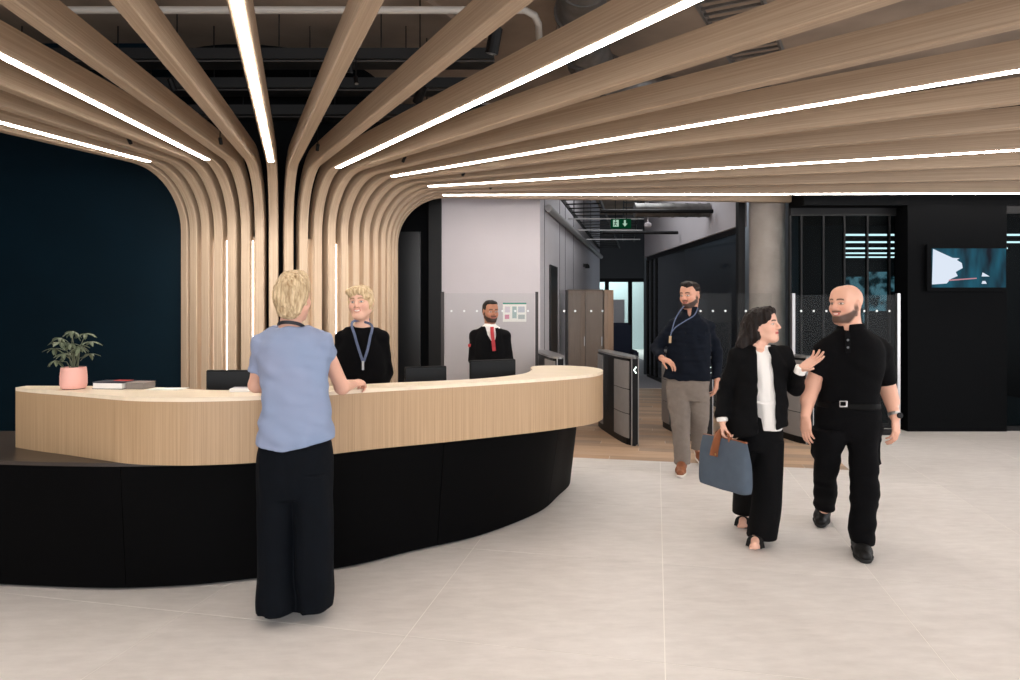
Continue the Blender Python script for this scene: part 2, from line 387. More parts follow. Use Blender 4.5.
def sweep_rib(ang, w, d, off=0.0, r_from=None, r_to=REND):
    """rectangular bar swept along the rib path; bevelled outer corners; UV along the length"""
    cs, sn = math.cos(ang), math.sin(ang); T = Vector((-sn, cs)); bvl = min(.008, w * .2)
    prof = [(-w / 2, bvl), (-w / 2 + bvl, 0), (w / 2 - bvl, 0), (w / 2, bvl), (w / 2, d), (-w / 2, d)]
    paths = [rib_path(off + q[1], r_from, 0, r_to) for q in prof]
    n = len(paths[0]); vs = []; fs = []; uvs = []; L = 0; Ls = [0]
    for i in range(1, n): Ls.append(Ls[-1] + math.hypot(paths[0][i][0] - paths[0][i - 1][0], paths[0][i][1] - paths[0][i - 1][1]))
    for i in range(n):
        for q, pth in zip(prof, paths):
            r, z = pth[i]; vs.append((CC.x + r * cs + T.x * q[0], CC.y + r * sn + T.y * q[0], z))
    m = len(prof); us = [0, .01, .09, .10, .30, .40, .6]; sd = ang * 3.7
    for i in range(n - 1):
        for k in range(m):
            a, b = i * m + k, i * m + (k + 1) % m; fs.append((a, b, b + m, a + m))
            uvs.append([(us[k] + sd, Ls[i] + sd * 5), (us[k + 1] + sd, Ls[i] + sd * 5), (us[k + 1] + sd, Ls[i + 1] + sd * 5), (us[k] + sd, Ls[i + 1] + sd * 5)])
    fs.append(tuple(range(m))); uvs.append([(0, 0)] * m); fs.append(tuple((n - 1) * m + k for k in reversed(range(m)))); uvs.append([(0, 0)] * m)
    return vs, fs, uvs
def uv_obj(name, vs, fs, uvs, m, parent, smooth=True):
    me = bpy.data.meshes.new(name); me.from_pydata([tuple(v) for v in vs], [], fs)
    ul = me.uv_layers.new(name='UVMap'); k = 0
    for f in uvs:
        for u in f: ul.data[k].uv = u; k += 1
    o = link(name, me, m, parent)
    bm = bmesh.new(); bm.from_mesh(me); bmesh.ops.recalc_face_normals(bm, faces=bm.faces); bm.to_mesh(me); bm.free()
    if smooth: auto_smooth(o, 35)
    return o
RIB_DEG = list(np.interp(range(21), (0, 1, 4, 7, 10, 13, 16, 19, 20), (5, -1, -18.3, -37.2, -55.4, -73.1, -89.3, -106, -110.6)))
for k in range(21):
    a = math.radians(RIB_DEG[k])
    # ribs reach to the edges of the room
    cs, sn = math.cos(a), math.sin(a)
    r_to = min([REND] + ([(8.7 - CC.x) / cs] if cs > .1 else []) + ([(-7.7 - CC.x) / cs] if cs < -.1 else []))
    rib = uv_obj('rib', *sweep_rib(a, RW, RD, 0, None, r_to), M_OAK, col_root)
    if k % 3 == 1:
        w = .047; r0, r1 = RP + RC - .02, r_to - .05; T = Vector((-sn, cs)); D = Vector((cs, sn))
        m_ = MB(); p0 = CC + D * r0; p1 = CC + D * r1
        m_.obox(p0, p1, w, ZC - .006, ZC + .004); m_.build('light_strip', M_LED, rib)
# backing panels between the ribs up to shoulder height, every third gap left dark; black core behind
def arc_panel(r, a0, a1, z0, z1, th=.012, n=4):
    vs, fs, uvs = [], [], []
    for i in range(n + 1):
        a = a0 + (a1 - a0) * i / n
        for rr in (r, r - th):
            for z in (z0, z1): vs.append((CC.x + rr * math.cos(a), CC.y + rr * math.sin(a), z))
    for i in range(n):
        b = i * 4; arc = r * (a1 - a0) / n
        for q in ((0, 1, 5, 4), (2, 6, 7, 3), (1, 3, 7, 5), (0, 4, 6, 2)):
            fs.append(tuple(b + t for t in q)); uvs.append([(i * arc + a0, z0), (i * arc + a0, z1), ((i + 1) * arc + a0, z1), ((i + 1) * arc + a0, z0)])
    fs += [(0, 2, 3, 1), (n * 4, n * 4 + 1, n * 4 + 3, n * 4 + 2)]; uvs += [[(0, 0)] * 4] * 2
    return vs, fs, uvs
M_LINE = emit('vertical_light_line', (255, 246, 232), 10.0)
for k in range(20):
    a1 = math.radians(RIB_DEG[k] - 1.8); a0 = math.radians(RIB_DEG[k + 1] + 1.8)
    if k not in (9, 11, 12, 13, 15):
        bp_ = uv_obj('backing_panel', *arc_panel(RP - .1, a0, a1, .02, 2.3), M_OAK, col_root)
        if True:                      # slim vertical light line in the corner of the gap
            am = a1 - .006 if k < 10 else a0 + .006; q = CC + Vector((math.cos(am), math.sin(am))) * (RP - .094); d_ = Vector((-math.sin(am), math.cos(am)))
            MB().obox(q - d_ * .004, q + d_ * .004, .006, .1, 2.26).build('light_line', M_LINE, bp_)
# small spotlights tucked between the ribs, washing the posts below
for k in (2, 5, 8, 11, 14, 17):
    am = math.radians((RIB_DEG[k] + RIB_DEG[k + 1]) / 2); D = Vector((math.cos(am), math.sin(am), 0)); c = Vector((CC.x, CC.y, 0)) + D * 2.7 + Vector((0, 0, 2.985)); ax_d = (-D * 1.25 + Vector((0, 0, -1.5))).normalized()
    sp = MB().tube([c - ax_d * .03, c - ax_d * .027, c + ax_d * .03], [.008, .015, .015], 12).build('mini_spotlight', M_BLKMET, col_root)
    MB().tube([c - ax_d * .03, Vector((c.x, c.y, ZC + .2))], .005, 6).build('drop_rod', M_BLKMET, sp)
    d = bpy.data.lights.new('spot_lamp', 'SPOT'); d.energy = 46; d.spot_size = math.radians(75); d.spot_blend = 1; d.shadow_soft_size = .025; d.color = (1, .95, .88)
    l = bpy.data.objects.new('spot_lamp', d); COL.objects.link(l); l.location = c + ax_d * .045; l.rotation_euler = ax_d.to_track_quat('-Z', 'Y').to_euler(); l.parent = sp; l.location -= parent_world(sp)
core = MB().lathe([(RP - RD - .03, 0), (RP - RD - .03, H_SLAB)], (CC.x, CC.y, 0), 64)
core.build('core', M_DARK, col_root, smooth=True)

# ================================================================== reception desk
ZD, ZB = 1.08, .718
def YX(px, y, D): Y = F * D / (y - HZ); return ((px - CX) / F * Y, Y)
front = [(-2.99, 4.13), (-2.78, 4.02), (-2.56, 3.925), (-2.30, 3.80), (-2.055, 3.69), (-1.85, 3.655), (-1.664, 3.655), (-1.38, 3.72), (-1.08, 3.90), (-.782, 4.09), (-.379, 4.30), (.135, 4.60), (.42, 4.80), (.60, 4.97), (.70, 5.18), (.715, 5.38), (.64, 5.58), (.50, 5.69)]
back = [(.36, 5.72), (.21, 5.66), (.165, 5.50), (.17, 5.30), (.08, 4.967), (-.164, 4.68), (-.42, 4.53), (-.827, 4.36), (-1.15, 4.18), (-1.45, 4.03), (-1.75, 4.0), (-2.1, 4.13), (-2.5, 4.2), (-2.99, 4.22)]
fc = catmull(front, 8); bc = catmull(back, 8)
outline = fc + bc
desk = thing('reception_desk', 'long curved reception desk with oak counter band over a black slanted base', 'desk', (-1.2, 4.4, 0))
def wall_uv(poly, z0, z1, closed=True):
    vs, fs, uvs = [], [], []; n = len(poly); L = 0
    for p in poly: vs += [(p[0], p[1], z0), (p[0], p[1], z1)]
    for i in range(n if closed else n - 1):
        j = (i + 1) % n; d = math.hypot(poly[j][0] - poly[i][0], poly[j][1] - poly[i][1])
        fs.append((2 * i, 2 * j, 2 * j + 1, 2 * i + 1)); uvs.append([(L, z0), (L + d, z0), (L + d, z1), (L, z1)]); L += d
    return vs, fs, uvs
vs, fs, uvs = wall_uv(outline, ZB, ZD - .022)
fs.append(tuple(2 * i for i in reversed(range(len(outline))))); uvs.append([(0, 0)] * len(outline))
fs.append(tuple(2 * i + 1 for i in range(len(outline)))); uvs.append([(0, 0)] * len(outline))
band = uv_obj('counter_band', vs, fs, uvs, M_DESK, desk)
MB().prism([(p[0], p[1]) for p in outline], ZD - .022, ZD).build('counter_top', M_TOP, desk, bevel=0)
# slanted black base, in panels with open joints
bfl = [(-4.6, 4.25), (-4.0, 4.02), (-3.4, 3.90), (-2.86, 3.83), (-2.267, 3.777), (-1.9, 3.80), (-1.603, 3.866), (-1.013, 4.07), (-.613, 4.36), (-.197, 4.66), (.212, 5.17), (.405, 5.65), (.52, 5.98), (.53, 6.25), (.42, 6.42)]
btp = [(-4.62, 4.18), (-4.02, 3.95), (-3.42, 3.84), (-2.88, 3.775), (-2.267, 3.72), (-1.9, 3.735), (-1.603, 3.79), (-1.0, 3.985), (-.57, 4.27), (-.13, 4.58), (.30, 5.09), (.50, 5.58), (.60, 5.95), (.61, 6.26), (.46, 6.48)]
cf, ct = catmull(bfl, 6), catmull(btp, 6)
N = len(cf); joints = [0, 14, 26, 38, 50, 62, 74, N - 1]
for a, b in zip(joints, joints[1:]):
    vs, fs = [], []
    for i in range(a, b + 1):
        t0 = .006 if i == a and a > 0 else 0; 
        p, q = np.array(cf[i]), np.array(ct[i])
        if i == a and a > 0: p = p + (np.array(cf[i + 1]) - p) * .05; q = q + (np.array(ct[i + 1]) - q) * .05
        tang = np.array(cf[min(i + 1, N - 1)]) - np.array(cf[max(i - 1, 0)]); tang /= np.linalg.norm(tang); nin = np.array([-tang[1], tang[0]]) * .02
        for pt, z in ((p, .012), (q, ZB - .002), (q + nin, ZB - .002), (p + nin, .012)): vs.append((pt[0], pt[1], z))
    n = b - a + 1
    for i in range(n - 1):
        for k in range(4): fs.append((i * 4 + k, i * 4 + (k + 1) % 4, i * 4 + 4 + (k + 1) % 4, i * 4 + 4 + k))
    fs += [(0, 1, 2, 3), tuple((n - 1) * 4 + k for k in (3, 2, 1, 0))]
    MB().add(vs, fs).build('base_panel', M_BLACK, desk, smooth=True)
# recessed plinth line, carcass inside
def inset(poly, d):
    out = []
    for i in range(len(poly)):
        a, b = np.array(poly[max(i - 1, 0)]), np.array(poly[min(i + 1, len(poly) - 1)]); t = b - a; t = t / np.linalg.norm(t)
        out.append(tuple(np.array(poly[i]) + np.array([-t[1], t[0]]) * d))
    return out
pl = inset(cf, .05); MB().prism([tuple(p) for p in pl] + list(reversed([tuple(p) for p in inset(cf, .09)])), 0, ZB - .01).build('plinth', M_BLKMET, desk)
# low counter that projects at the left end, and the staff work surface
low = [tuple(p) for p in ct[:40]]; lowb = [(-1.7, 4.15), (-2.4, 4.62), (-4.6, 4.75)]
MB().prism(low + lowb, ZB - .022, ZB - .001).build('low_counter', mat('dark_brown_laminate', (58, 50, 45), .35, var=.1, vscale=6), desk)
wk = inset([tuple(p) for p in ct[38:84]], .06); wk2 = inset([tuple(p) for p in ct[38:84]], .62)
MB().prism(wk + list(reversed(wk2)), ZB - .03, ZB - .004).build('work_surface', mat('desk_white', (205, 200, 192), .5), desk)
# ================================================================== speed gates and glass barriers
M_CHEV = emit('chevron_light', (235, 255, 245), 3.0)
M_DOTS = mat('white_print', (235, 238, 238), .6)
def gate(near, far, label):
    near, far = Vector(near), Vector(far); d = (far - near).normalized(); n = Vector((-d.y, d.x)); L = (far - near).length; H = .985
    root = thing('speed_gate', label, 'gate', (*near.lerp(far, .5), 0), 'speed gate pedestals')
    pt = lambda t, o=0: near + d * (t * L) + n * o
    # slim housing, pointed oval in plan
    N = 14; ring = []
    for i in range(N + 1): t = i / N; ring.append(pt(t, .085 * (1 - (2 * t - 1) ** 4) ** .5 * .9 + .012))
    for i in range(N, -1, -1): t = i / N; ring.append(pt(t, -(.085 * (1 - (2 * t - 1) ** 4) ** .5 * .9 + .012)))
    MB().prism([(p.x, p.y) for p in ring], .0, H).build('housing', M_BLKMET, root)
    cap = []
    for p in ring: c = near.lerp(far, .5); cap.append(p + (p - c).normalized() * .012)
    MB().prism([(p.x, p.y) for p in cap], H, H + .022).build('top_cap', M_STEEL, root)
    for side in (-1, 1):
        for a, b in ((.03, .34), (.70, .98)):
            for k in range(3):
                z0, z1 = (.08, .36, .64)[k], (.35, .63, .955)[k]; vs, fs = [], []; m = 6
                for i in range(m + 1):
                    t = a + (b - a) * i / m; w = .085 * (1 - (2 * t - 1) ** 4) ** .5 * .9 + .012
                    for o in (w + .001, w + .011):
                        for z in (z0, z1): q = pt(t, o * side); vs.append((q.x, q.y, z))
                for i in range(m):
                    for q in ((0, 1, 5, 4), (2, 6, 7, 3), (1, 3, 7, 5), (0, 4, 6, 2)): fs.append(tuple(i * 4 + x for x in q))
                fs += [(0, 2, 3, 1), (m * 4, m * 4 + 1, m * 4 + 3, m * 4 + 2)]
                MB().add(vs, fs).build('side_panel', M_GREYMET, root)
    e = pt(0) - d * .004
    MB().obox(e - n * .033, e + n * .033, .02, .02, H).build('end_panel', M_BLKMET, root)
    for s in (-1, 1): q = e + n * .038 * s; MB().obox(q - n * .004, q + n * .004, .024, .0, H + .02).build('edge_trim', M_STEEL, root)
    # lit chevron on the end, pointing left
    c = e - d * .012; pts = [c + n * .016 * 0 - n * -.0 for _ in range(1)]; z = .86
    A, B, C_ = c - n * .012, c + n * .014, c - n * .012
    MB().tube([(A.x, A.y, z + .035), (B.x, B.y, z), (C_.x, C_.y, z - .035)], .007, 6).build('chevron', M_CHEV, root)
    return root
GP = [((.57, 7.72), (.40, 9.1)), ((1.41, 7.72), (1.22, 9.15)), ((2.25, 7.72), (2.06, 9.1)), ((3.42, 7.80), (3.24, 9.15))]
for (a, b), l in zip(GP, ('silver and black speed gate half hidden behind the curved desk end', 'silver and black speed gate with lit chevron standing free next to the desk end',
                          'speed gate with lit chevron directly behind the man in navy shirt', 'speed gate between the suited woman and the man in polo shirt')): gate(a, b, l)
def glass_panel(name, a, b, z0, z1, label, group, posts=(), rail=False, cat='glass barrier', pm=None):
    a, b = Vector(a), Vector(b); root = thing(name, label, cat, (*a.lerp(b, .5), 0), group)
    MB().obox(a, b, .012, z0, z1).build('glass_pane', M_GLASS, root)
    n = (b - a).normalized(); L = (b - a).length; dm = MB(); k = max(2, int(L / .15))
    for i in range(k):
        c = a + n * (L * (i + .5) / k); f_ = Vector((n.y, -n.x)) * .0075
        if f_.y > 0: f_ = -f_
        dm.tube([(c.x + f_.x * .9, c.y + f_.y * .9, 1.523), (c.x + f_.x * 1.2, c.y + f_.y * 1.2, 1.523)], .014, 10)
    o = dm.build('safety_dots', M_DOTS, root); o['kind'] = 'stuff'
    for q in posts:
        q = Vector(q); MB().obox(q - n * .018, q + n * .018, .05, 0, z1 + .02).build('post', pm or M_STEEL, root)
    if rail: MB().obox(a, b, .04, 0, .07).build('bottom_rail', M_BLKMET, root)
    return root
glass_panel('glass_barrier', (-.80, 8.42), (.30, 8.42), .08, 1.74, 'clear glass barrier on steel posts before the white wall', None, [(-.83, 8.42), (.33, 8.42)], True, pm=mat('dark_bronze_post', (58, 54, 54), .45, .5))
glass_panel('glass_barrier', (3.50, 8.40), (4.74, 8.40), .08, 1.72, 'clear glass barrier on steel posts before the dark glazed meeting room', None, [(3.48, 8.40), (4.77, 8.40)], True)
for i, (a, b, l) in enumerate((((.60, 8.42), (.87, 8.42), 'glass gate wing hinged on the gate behind the desk end'), ((.93, 8.42), (1.21, 8.42), 'glass gate wing in front of the timber lockers'),
                               ((2.27, 8.42), (2.73, 8.42), 'glass gate wing just behind the shoulder of the man in navy'), ((2.80, 8.42), (3.22, 8.42), 'glass gate wing in front of the round concrete pillar'))):
    glass_panel('glass_gate_wing', a, b, .28, 1.74, l, 'glass gate wings', cat='gate wing')

# ================================================================== corridor furniture
lk = thing('locker', 'tall dark timber locker cabinet standing behind the speed gates', 'locker', (1.25, 11.2, 0))
MB().box((.93, 11.0, 0), (1.5, 11.45, 1.86)).build('body', mat('walnut_dark', (84, 70, 60), .5, var=.15, vscale=3, stretch=(12, 12, 1)), lk)
for k in range(2):
    d_ = MB().box((.94 + k * .28, 10.975, .06), (1.21 + k * .28, 10.998, 1.84)).build('door', mat('walnut', (116, 98, 84), .5, var=.12, vscale=3, stretch=(12, 12, 1)), lk)
    MB().box((1.19 + k * .28 - (.0), 10.955, .95), (1.2 + k * .28, 10.974, 1.1)).build('handle', M_STEEL, d_)
cb = thing('cabinet', 'narrow pale timber cabinet end beside the dark locker', 'cabinet', (1.58, 11.2, 0))
MB().box((1.505, 10.95, 0), (1.66, 11.45, 1.85)).build('body', mat('pale_oak_cab', (150, 122, 98), .5, var=.1, vscale=3, stretch=(12, 12, 1)), cb)
MB().box((1.515, 10.93, .05), (1.65, 10.949, 1.82)).build('door', mat('pale_oak_cab', (150, 122, 98)), cb)
# upholstered wing chair by the carpet
ch = thing('lounge_chair', 'dark navy high-backed lounge chair at the corridor carpet', 'chair', (2.15, 13.6, 0))
mv = mat('navy_upholstery', (24, 32, 52), .9, bump=.2, bscale=100)
MB().box((1.86, 13.35, .28), (2.46, 13.95, .46)).build('seat', mv, ch, bevel=.04)
MB().box((1.86, 13.86, .42), (2.46, 14.0, 1.26)).build('backrest', mv, ch, bevel=.05)
for x in (1.80, 2.44): MB().box((x, 13.4, .28), (x + .09, 13.98, .72)).build('armrest', mv, ch, bevel=.03)
for x in (1.9, 2.4):
    for y in (13.42, 13.9): MB().tube([(x, y, 0), (x, y, .3)], .018, 8).build('leg', M_BLKMET, ch)
wbrd = thing('whiteboard', 'grey mobile board behind the lounge chair', 'board', (2.2, 15.2, 0))
MB().box((1.9, 15.2, .9), (2.55, 15.24, 1.75)).build('panel', mat('grey_board', (170, 172, 178), .5), wbrd)
for x in (1.95, 2.48): MB().box((x, 15.19, 0), (x + .03, 15.25, .95)).build('leg', M_BLKMET, wbrd)

# exit sign
ex = thing('exit_sign', 'hanging green emergency exit sign with running figure and down arrow', 'sign', (1.82, 11, 2.83))
MB().box((1.63, 11, 2.845), (1.95, 11.04, 3.0)).build('panel', emit('exit_green', (10, 70, 42), .55), ex)
M_EXW = emit('exit_white', (190, 230, 205), .7); yx = 10.994
def flat(poly, name, m, parent, y): MB().add([(x, y, z) for x, z in poly] + [(x, y + .004, z) for x, z in poly], [tuple(range(len(poly))), tuple(reversed(range(len(poly), 2 * len(poly))))] + [(i, (i + 1) % len(poly), len(poly) + (i + 1) % len(poly), len(poly) + i) for i in range(len(poly))]).build(name, m, parent)
flat([(1.835, 2.975), (1.865, 2.975), (1.865, 2.92), (1.89, 2.92), (1.85, 2.87), (1.81, 2.92), (1.835, 2.92)], 'arrow', M_EXW, ex, yx)
fg = MB().add([(x, yx, z) for x, z in ((1.66, 2.87), (1.75, 2.87), (1.75, 2.98), (1.66, 2.98))], [(0, 1, 2, 3)])
fg.build('door_symbol', M_EXW, ex)
rm = MB().tube([(1.70, yx - .002, 2.965), (1.70, yx - .006, 2.965)], .011, 10)
for a, b in (((1.70, 2.95), (1.695, 2.915)), ((1.695, 2.915), (1.675, 2.885)), ((1.695, 2.915), (1.72, 2.885)), ((1.70, 2.945), (1.725, 2.925)), ((1.70, 2.945), (1.675, 2.925))): rm.tube([(a[0], yx - .004, a[1]), (b[0], yx - .004, b[1])], .006, 6)
rm.build('running_figure', mat('exit_dark_green', (6, 50, 30), .6), ex)
for x in (1.70, 1.88): MB().tube([(x, 11.02, 3.0), (x, 11.02, H_SLAB)], .006, 6).build('hanger', M_BLKMET, ex)
# notice on the white wall
nt_ = thing('notice', 'paper notice with a green header on the white wall', 'poster', (.06, 9.29, 1.5))
MB().box((-.097, 9.289, 1.372), (.222, 9.295, 1.632)).build('sheet', M_PAPER, nt_)
flat([(-.097, 1.612), (.222, 1.612), (.222, 1.632), (-.097, 1.632)], 'header', mat('notice_green', (60, 140, 120), .7), nt_, 9.283)
for x0, z0, x1, z1, c in ((-.07, 1.41, -.01, 1.47, (214, 150, 170)), (-.07, 1.50, .0, 1.58, (214, 205, 215)), (.03, 1.42, .09, 1.58, (170, 190, 190)), (.11, 1.50, .2, 1.58, (190, 195, 205)), (.11, 1.41, .2, 1.47, (175, 185, 185))):
    flat([(x0, z0), (x1, z0), (x1, z1), (x0, z1)], 'printed_block', mat('print_%d_%d' % (c[0], c[1]), c, .8), nt_, 9.283)
cam_ = thing('security_camera', 'small dark dome camera on the corridor wall', 'camera', (1.75, 14.9, 2.5))
q_ = Vector((WX1, WY)) + TD * 5.6
MB().lathe([(.05, 0), (.05, .04), (.035, .08), (.0, .09)], (q_.x + .09, q_.y, 2.42), 16).build('dome', M_BLKMET, cam_); MB().box((q_.x - .03, q_.y - .03, 2.45), (q_.x + .1, q_.y + .03, 2.52)).build('bracket', M_BLKMET, cam_)

# television
tv = thing('television', 'flat television with a blue and white picture on the black wall', 'television', (5.77, FY, 1.8))
tx0, tx1 = (927 - CX) / F * 8.57, (1008 - CX) / F * 8.57 - .02; tz = lambda y: CAMZ - (y - HZ) / F * 8.57; txx = lambda x: (x - CX) / F * 8.57
MB().box((tx0, 8.565, tz(291)), (tx1, 8.617, tz(244.5))).build('frame', M_DARK, tv)
def scr_mat():
    m = bpy.data.materials.new('screen_picture'); m.use_nodes = True; nt = m.node_tree; b = nt.nodes['Principled BSDF']; L = nt.links
    b.inputs['Base Color'].default_value = (.005, .005, .008, 1); b.inputs['Roughness'].default_value = .6; b.inputs['Specular IOR Level'].default_value = .05
    tc = nt.nodes.new('ShaderNodeTexCoord'); mp = nt.nodes.new('ShaderNodeMapping'); mp.inputs['Scale'].default_value = (3, 1, .8)
    n = nt.nodes.new('ShaderNodeTexNoise'); n.inputs['Scale'].default_value = 2.2; n.inputs['Detail'].default_value = 2
    rp = nt.nodes.new('ShaderNodeValToRGB'); rp.color_ramp.elements[0].position = .35; rp.color_ramp.elements[0].color = (*lin((3, 14, 24)), 1); rp.color_ramp.elements[1].position = .68; rp.color_ramp.elements[1].color = (*lin((22, 92, 112)), 1)
    L.new(tc.outputs['Object'], mp.inputs[0]); L.new(mp.outputs[0], n.inputs['Vector']); L.new(n.outputs['Fac'], rp.inputs[0]); L.new(rp.outputs[0], b.inputs['Emission Color']); b.inputs['Emission Strength'].default_value = .9
    return m
flat([(txx(x), tz(y)) for x, y in ((931.5, 287.5), (1005.5, 287.5), (1005.5, 248.5), (931.5, 248.5))], 'screen', scr_mat(), tv, 8.561)
M_SCW = emit('screen_white', (222, 232, 246), 1.0)
flat([(txx(x), tz(y)) for x, y in ((931.5, 284.5), (946, 283.5), (950, 279), (957, 276), (955, 272), (962, 268), (961, 263), (956, 260), (959, 258.3), (952, 258), (932.5, 249))], 'bright_picture_area', M_SCW, tv, 8.556)
flat([(txx(x), tz(y)) for x, y in ((981, 276.5), (989, 276.5), (982, 272.5))], 'bright_triangle', M_SCW, tv, 8.556)
flat([(txx(x), tz(y)) for x, y in ((981, 283.8), (986, 283.8), (984.5, 281), (982, 281))], 'bright_patch', M_SCW, tv, 8.556)
flat([(txx(x), tz(y)) for x, y in ((948, 281), (976, 278.8), (976, 277.8), (948, 279.6))], 'pink_line', emit('screen_pink', (214, 150, 160), .8), tv, 8.556)
# glowing bars added as LED reflections in the glass; daylight windows of the meeting room
M_LEDREFL = emit('led_reflection_bar', (255, 248, 238), 6.0)
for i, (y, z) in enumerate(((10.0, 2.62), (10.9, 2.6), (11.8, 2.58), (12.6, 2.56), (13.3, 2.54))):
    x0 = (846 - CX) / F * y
    t = thing('led_reflection_bar', 'thin glowing bar standing in for a light strip reflection, row %s from the glass' % ('one', 'two', 'three', 'four', 'five')[i], 'light', (x0, y, z), 'glowing bars for light strip reflections')
    MB().box((x0, y, z), (8.6, y + .035, z + .025)).build('tube', M_LEDREFL, t)
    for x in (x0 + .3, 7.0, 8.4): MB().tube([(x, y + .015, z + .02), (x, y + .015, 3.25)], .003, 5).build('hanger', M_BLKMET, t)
M_WINL = mat('daylit_window', (150, 200, 210)); w7 = thing('window_7', None, None); w7['kind'] = 'structure'
M_DAYG = emit('daylight_glass', (120, 190, 205), 1.0)
_nt = M_DAYG.node_tree; _n = _nt.nodes.new('ShaderNodeTexNoise'); _n.inputs['Scale'].default_value = 5; _n.inputs['Detail'].default_value = 5
_r = _nt.nodes.new('ShaderNodeValToRGB'); _r.color_ramp.elements[0].position = .42; _r.color_ramp.elements[0].color = (*lin((24, 62, 68)), 1); _r.color_ramp.elements[1].position = .56; _r.color_ramp.elements[1].color = (*lin((172, 216, 224)), 1)
_t = _nt.nodes.new('ShaderNodeTexCoord'); _nt.links.new(_t.outputs['Object'], _n.inputs['Vector']); _nt.links.new(_n.outputs['Fac'], _r.inputs[0]); _nt.links.new(_r.outputs[0], _nt.nodes['Principled BSDF'].inputs['Emission Color'])
for x0, x1, z0, z1 in ((6.87, 7.25, 1.15, 2.2), (7.35, 7.75, 1.5, 2.3), (7.8, 8.2, 1.9, 2.2)): MB().box((x0, 13.97, z0), (x1, 13.99, z1)).build('glass_pane', M_DAYG, w7)
# meeting table with white top and black chairs (glimpsed through the glass)
mt = thing('meeting_table', 'white-topped meeting table behind the glass', 'table', (5.9, 11.3, 0))
MB().box((4.9, 10.9, .70), (6.9, 12.1, .74)).build('tabletop', mat('white_laminate', (205, 208, 206), .4), mt)
for x in (5.1, 6.7):
    for y in (11.05, 11.95): MB().tube([(x, y, .0), (x, y, .70)], .025, 8).build('leg', M_STEEL, mt)
def mchair(x, y, label):
    t = thing('meeting_chair', label, 'chair', (x, y, 0), 'meeting chairs')
    MB().box((x - .24, y - .24, .43), (x + .24, y + .24, .49)).build('seat', M_BLKMET, t, bevel=.02); MB().box((x - .23, y - .27, .5), (x + .23, y - .23, .95)).build('backrest', M_BLKMET, t, bevel=.015)
    for a in (-.2, .2):
        for b in (-.2, .2): MB().tube([(x + a, y + b, 0), (x + a, y + b, .44)], .012, 6).build('leg', M_STEEL, t)
mchair(5.2, 10.5, 'black meeting chair at the corner end of the white table behind the glass'); mchair(6.0, 10.5, 'black meeting chair at the middle of the white table behind the glass')

# ================================================================== things on and behind the desk
def monitor(c, w, h, rz, zt, label):
    c = Vector(c); t = thing('monitor', label, 'monitor', (c.x, c.y, ZB - .004)); Rm = Matrix.Rotation(rz, 3, 'Z')
    def bx_(lo, hi, name, m, par, bevel=0):
        mb = MB().box(lo, hi); mb.v = [tuple(Rm @ Vector(v) + Vector((c.x, c.y, 0))) for v in mb.v]; return mb.build(name, m, par, bevel=bevel)
    sc = bx_((-w / 2, -.012, zt - h), (w / 2, .012, zt), 'panel', mat('monitor_shell', (9, 10, 12), .5, spec=.2), t, .004)
    bx_((-w / 2 + .006, -.0155, zt - h + .02), (w / 2 - .006, -.0125, zt - .012), 'back_cover', mat('monitor_back', (5, 9, 14), .45, spec=.3), sc)
    bx_((-w / 2 + .008, .0125, zt - h + .012), (w / 2 - .008, .0145, zt - .01), 'screen', mat('monitor_screen', (30, 50, 70), .2), sc)
    bx_((-.03, -.05, ZB + .01), (.03, -.018, zt - h / 2), 'stand', M_BLKMET, t); bx_((-.12, -.13, ZB - .004), (.12, .09, ZB + .012), 'foot', M_BLKMET, t, .004)
monitor((-1.66, 4.36), .54, .33, .05, 1.165, 'black monitor on the desk beside the woman in light blue top')
monitor((-.60, 4.86), .30, .30, .35, 1.145, 'small black monitor between the two receptionists')
monitor((-.13, 5.15), .37, .3, .42, 1.17, 'tilted black monitor in front of the man with red tie')
# potted plant
pc = Vector((-2.594, 4.06, ZD))
pp = thing('potted_plant', 'small green umbrella plant in a pink pot on the desk', 'plant', pc)
MB().lathe([(.052, 0), (.066, .006), (.0715, .03), (.071, .075), (.066, .128), (.060, .13), (.058, .105), (.0, .105)], pc, 36).build('pot', mat('pink_glaze', (232, 176, 164), .45, spec=.4), pp, smooth=True)
MB().lathe([(.057, 0), (.057, .112), (0, .114)], pc, 20).build('soil', mat('soil', (40, 30, 24), .95, bump=.5, bscale=80), pp)
leaf_me = None; ML = mat('leaf_green', (78, 92, 70), .5, var=.2, vscale=20, rgb2=(140, 146, 118)); MSt = mat('stem_green', (96, 100, 78), .6)
def leaf_mesh():
    vs = []; fs = []; n = 6
    for i in range(n + 1):
        t = i / n; w = .0105 * math.sin(math.pi * min(1, t * .93 + .05)) ** .8; z = -.010 * t * t * 2
        vs += [(-w, t * .052, z + .0025), (0, t * .052, z), (w, t * .052, z + .0025), (0, t * .052, z - .0008)]
    for i in range(n):
        a, b = i * 4, i * 4 + 4; fs += [(a, a + 1, b + 1, b), (a + 1, a + 2, b + 2, b + 1), (a + 3, a, b, b + 3), (a + 2, a + 3, b + 3, b + 2)]
    me = bpy.data.meshes.new('leaf'); me.from_pydata(vs, [], fs); me.materials.append(ML); me.polygons.foreach_set('use_smooth', [True] * len(fs)); return me
LM = leaf_mesh(); rr = random.Random(5)
tips = [(-.115, 0, .155), (-.095, .02, .225), (-.055, -.03, .20), (-.03, .02, .265), (.02, -.03, .275), (.055, .02, .255), (.095, .0, .20), (.06, -.03, .165), (-.06, .03, .12), (.075, .02, .115), (-.09, -.02, .075), (.015, -.03, .19), (-.02, -.04, .12), (.0, .04, .17)]
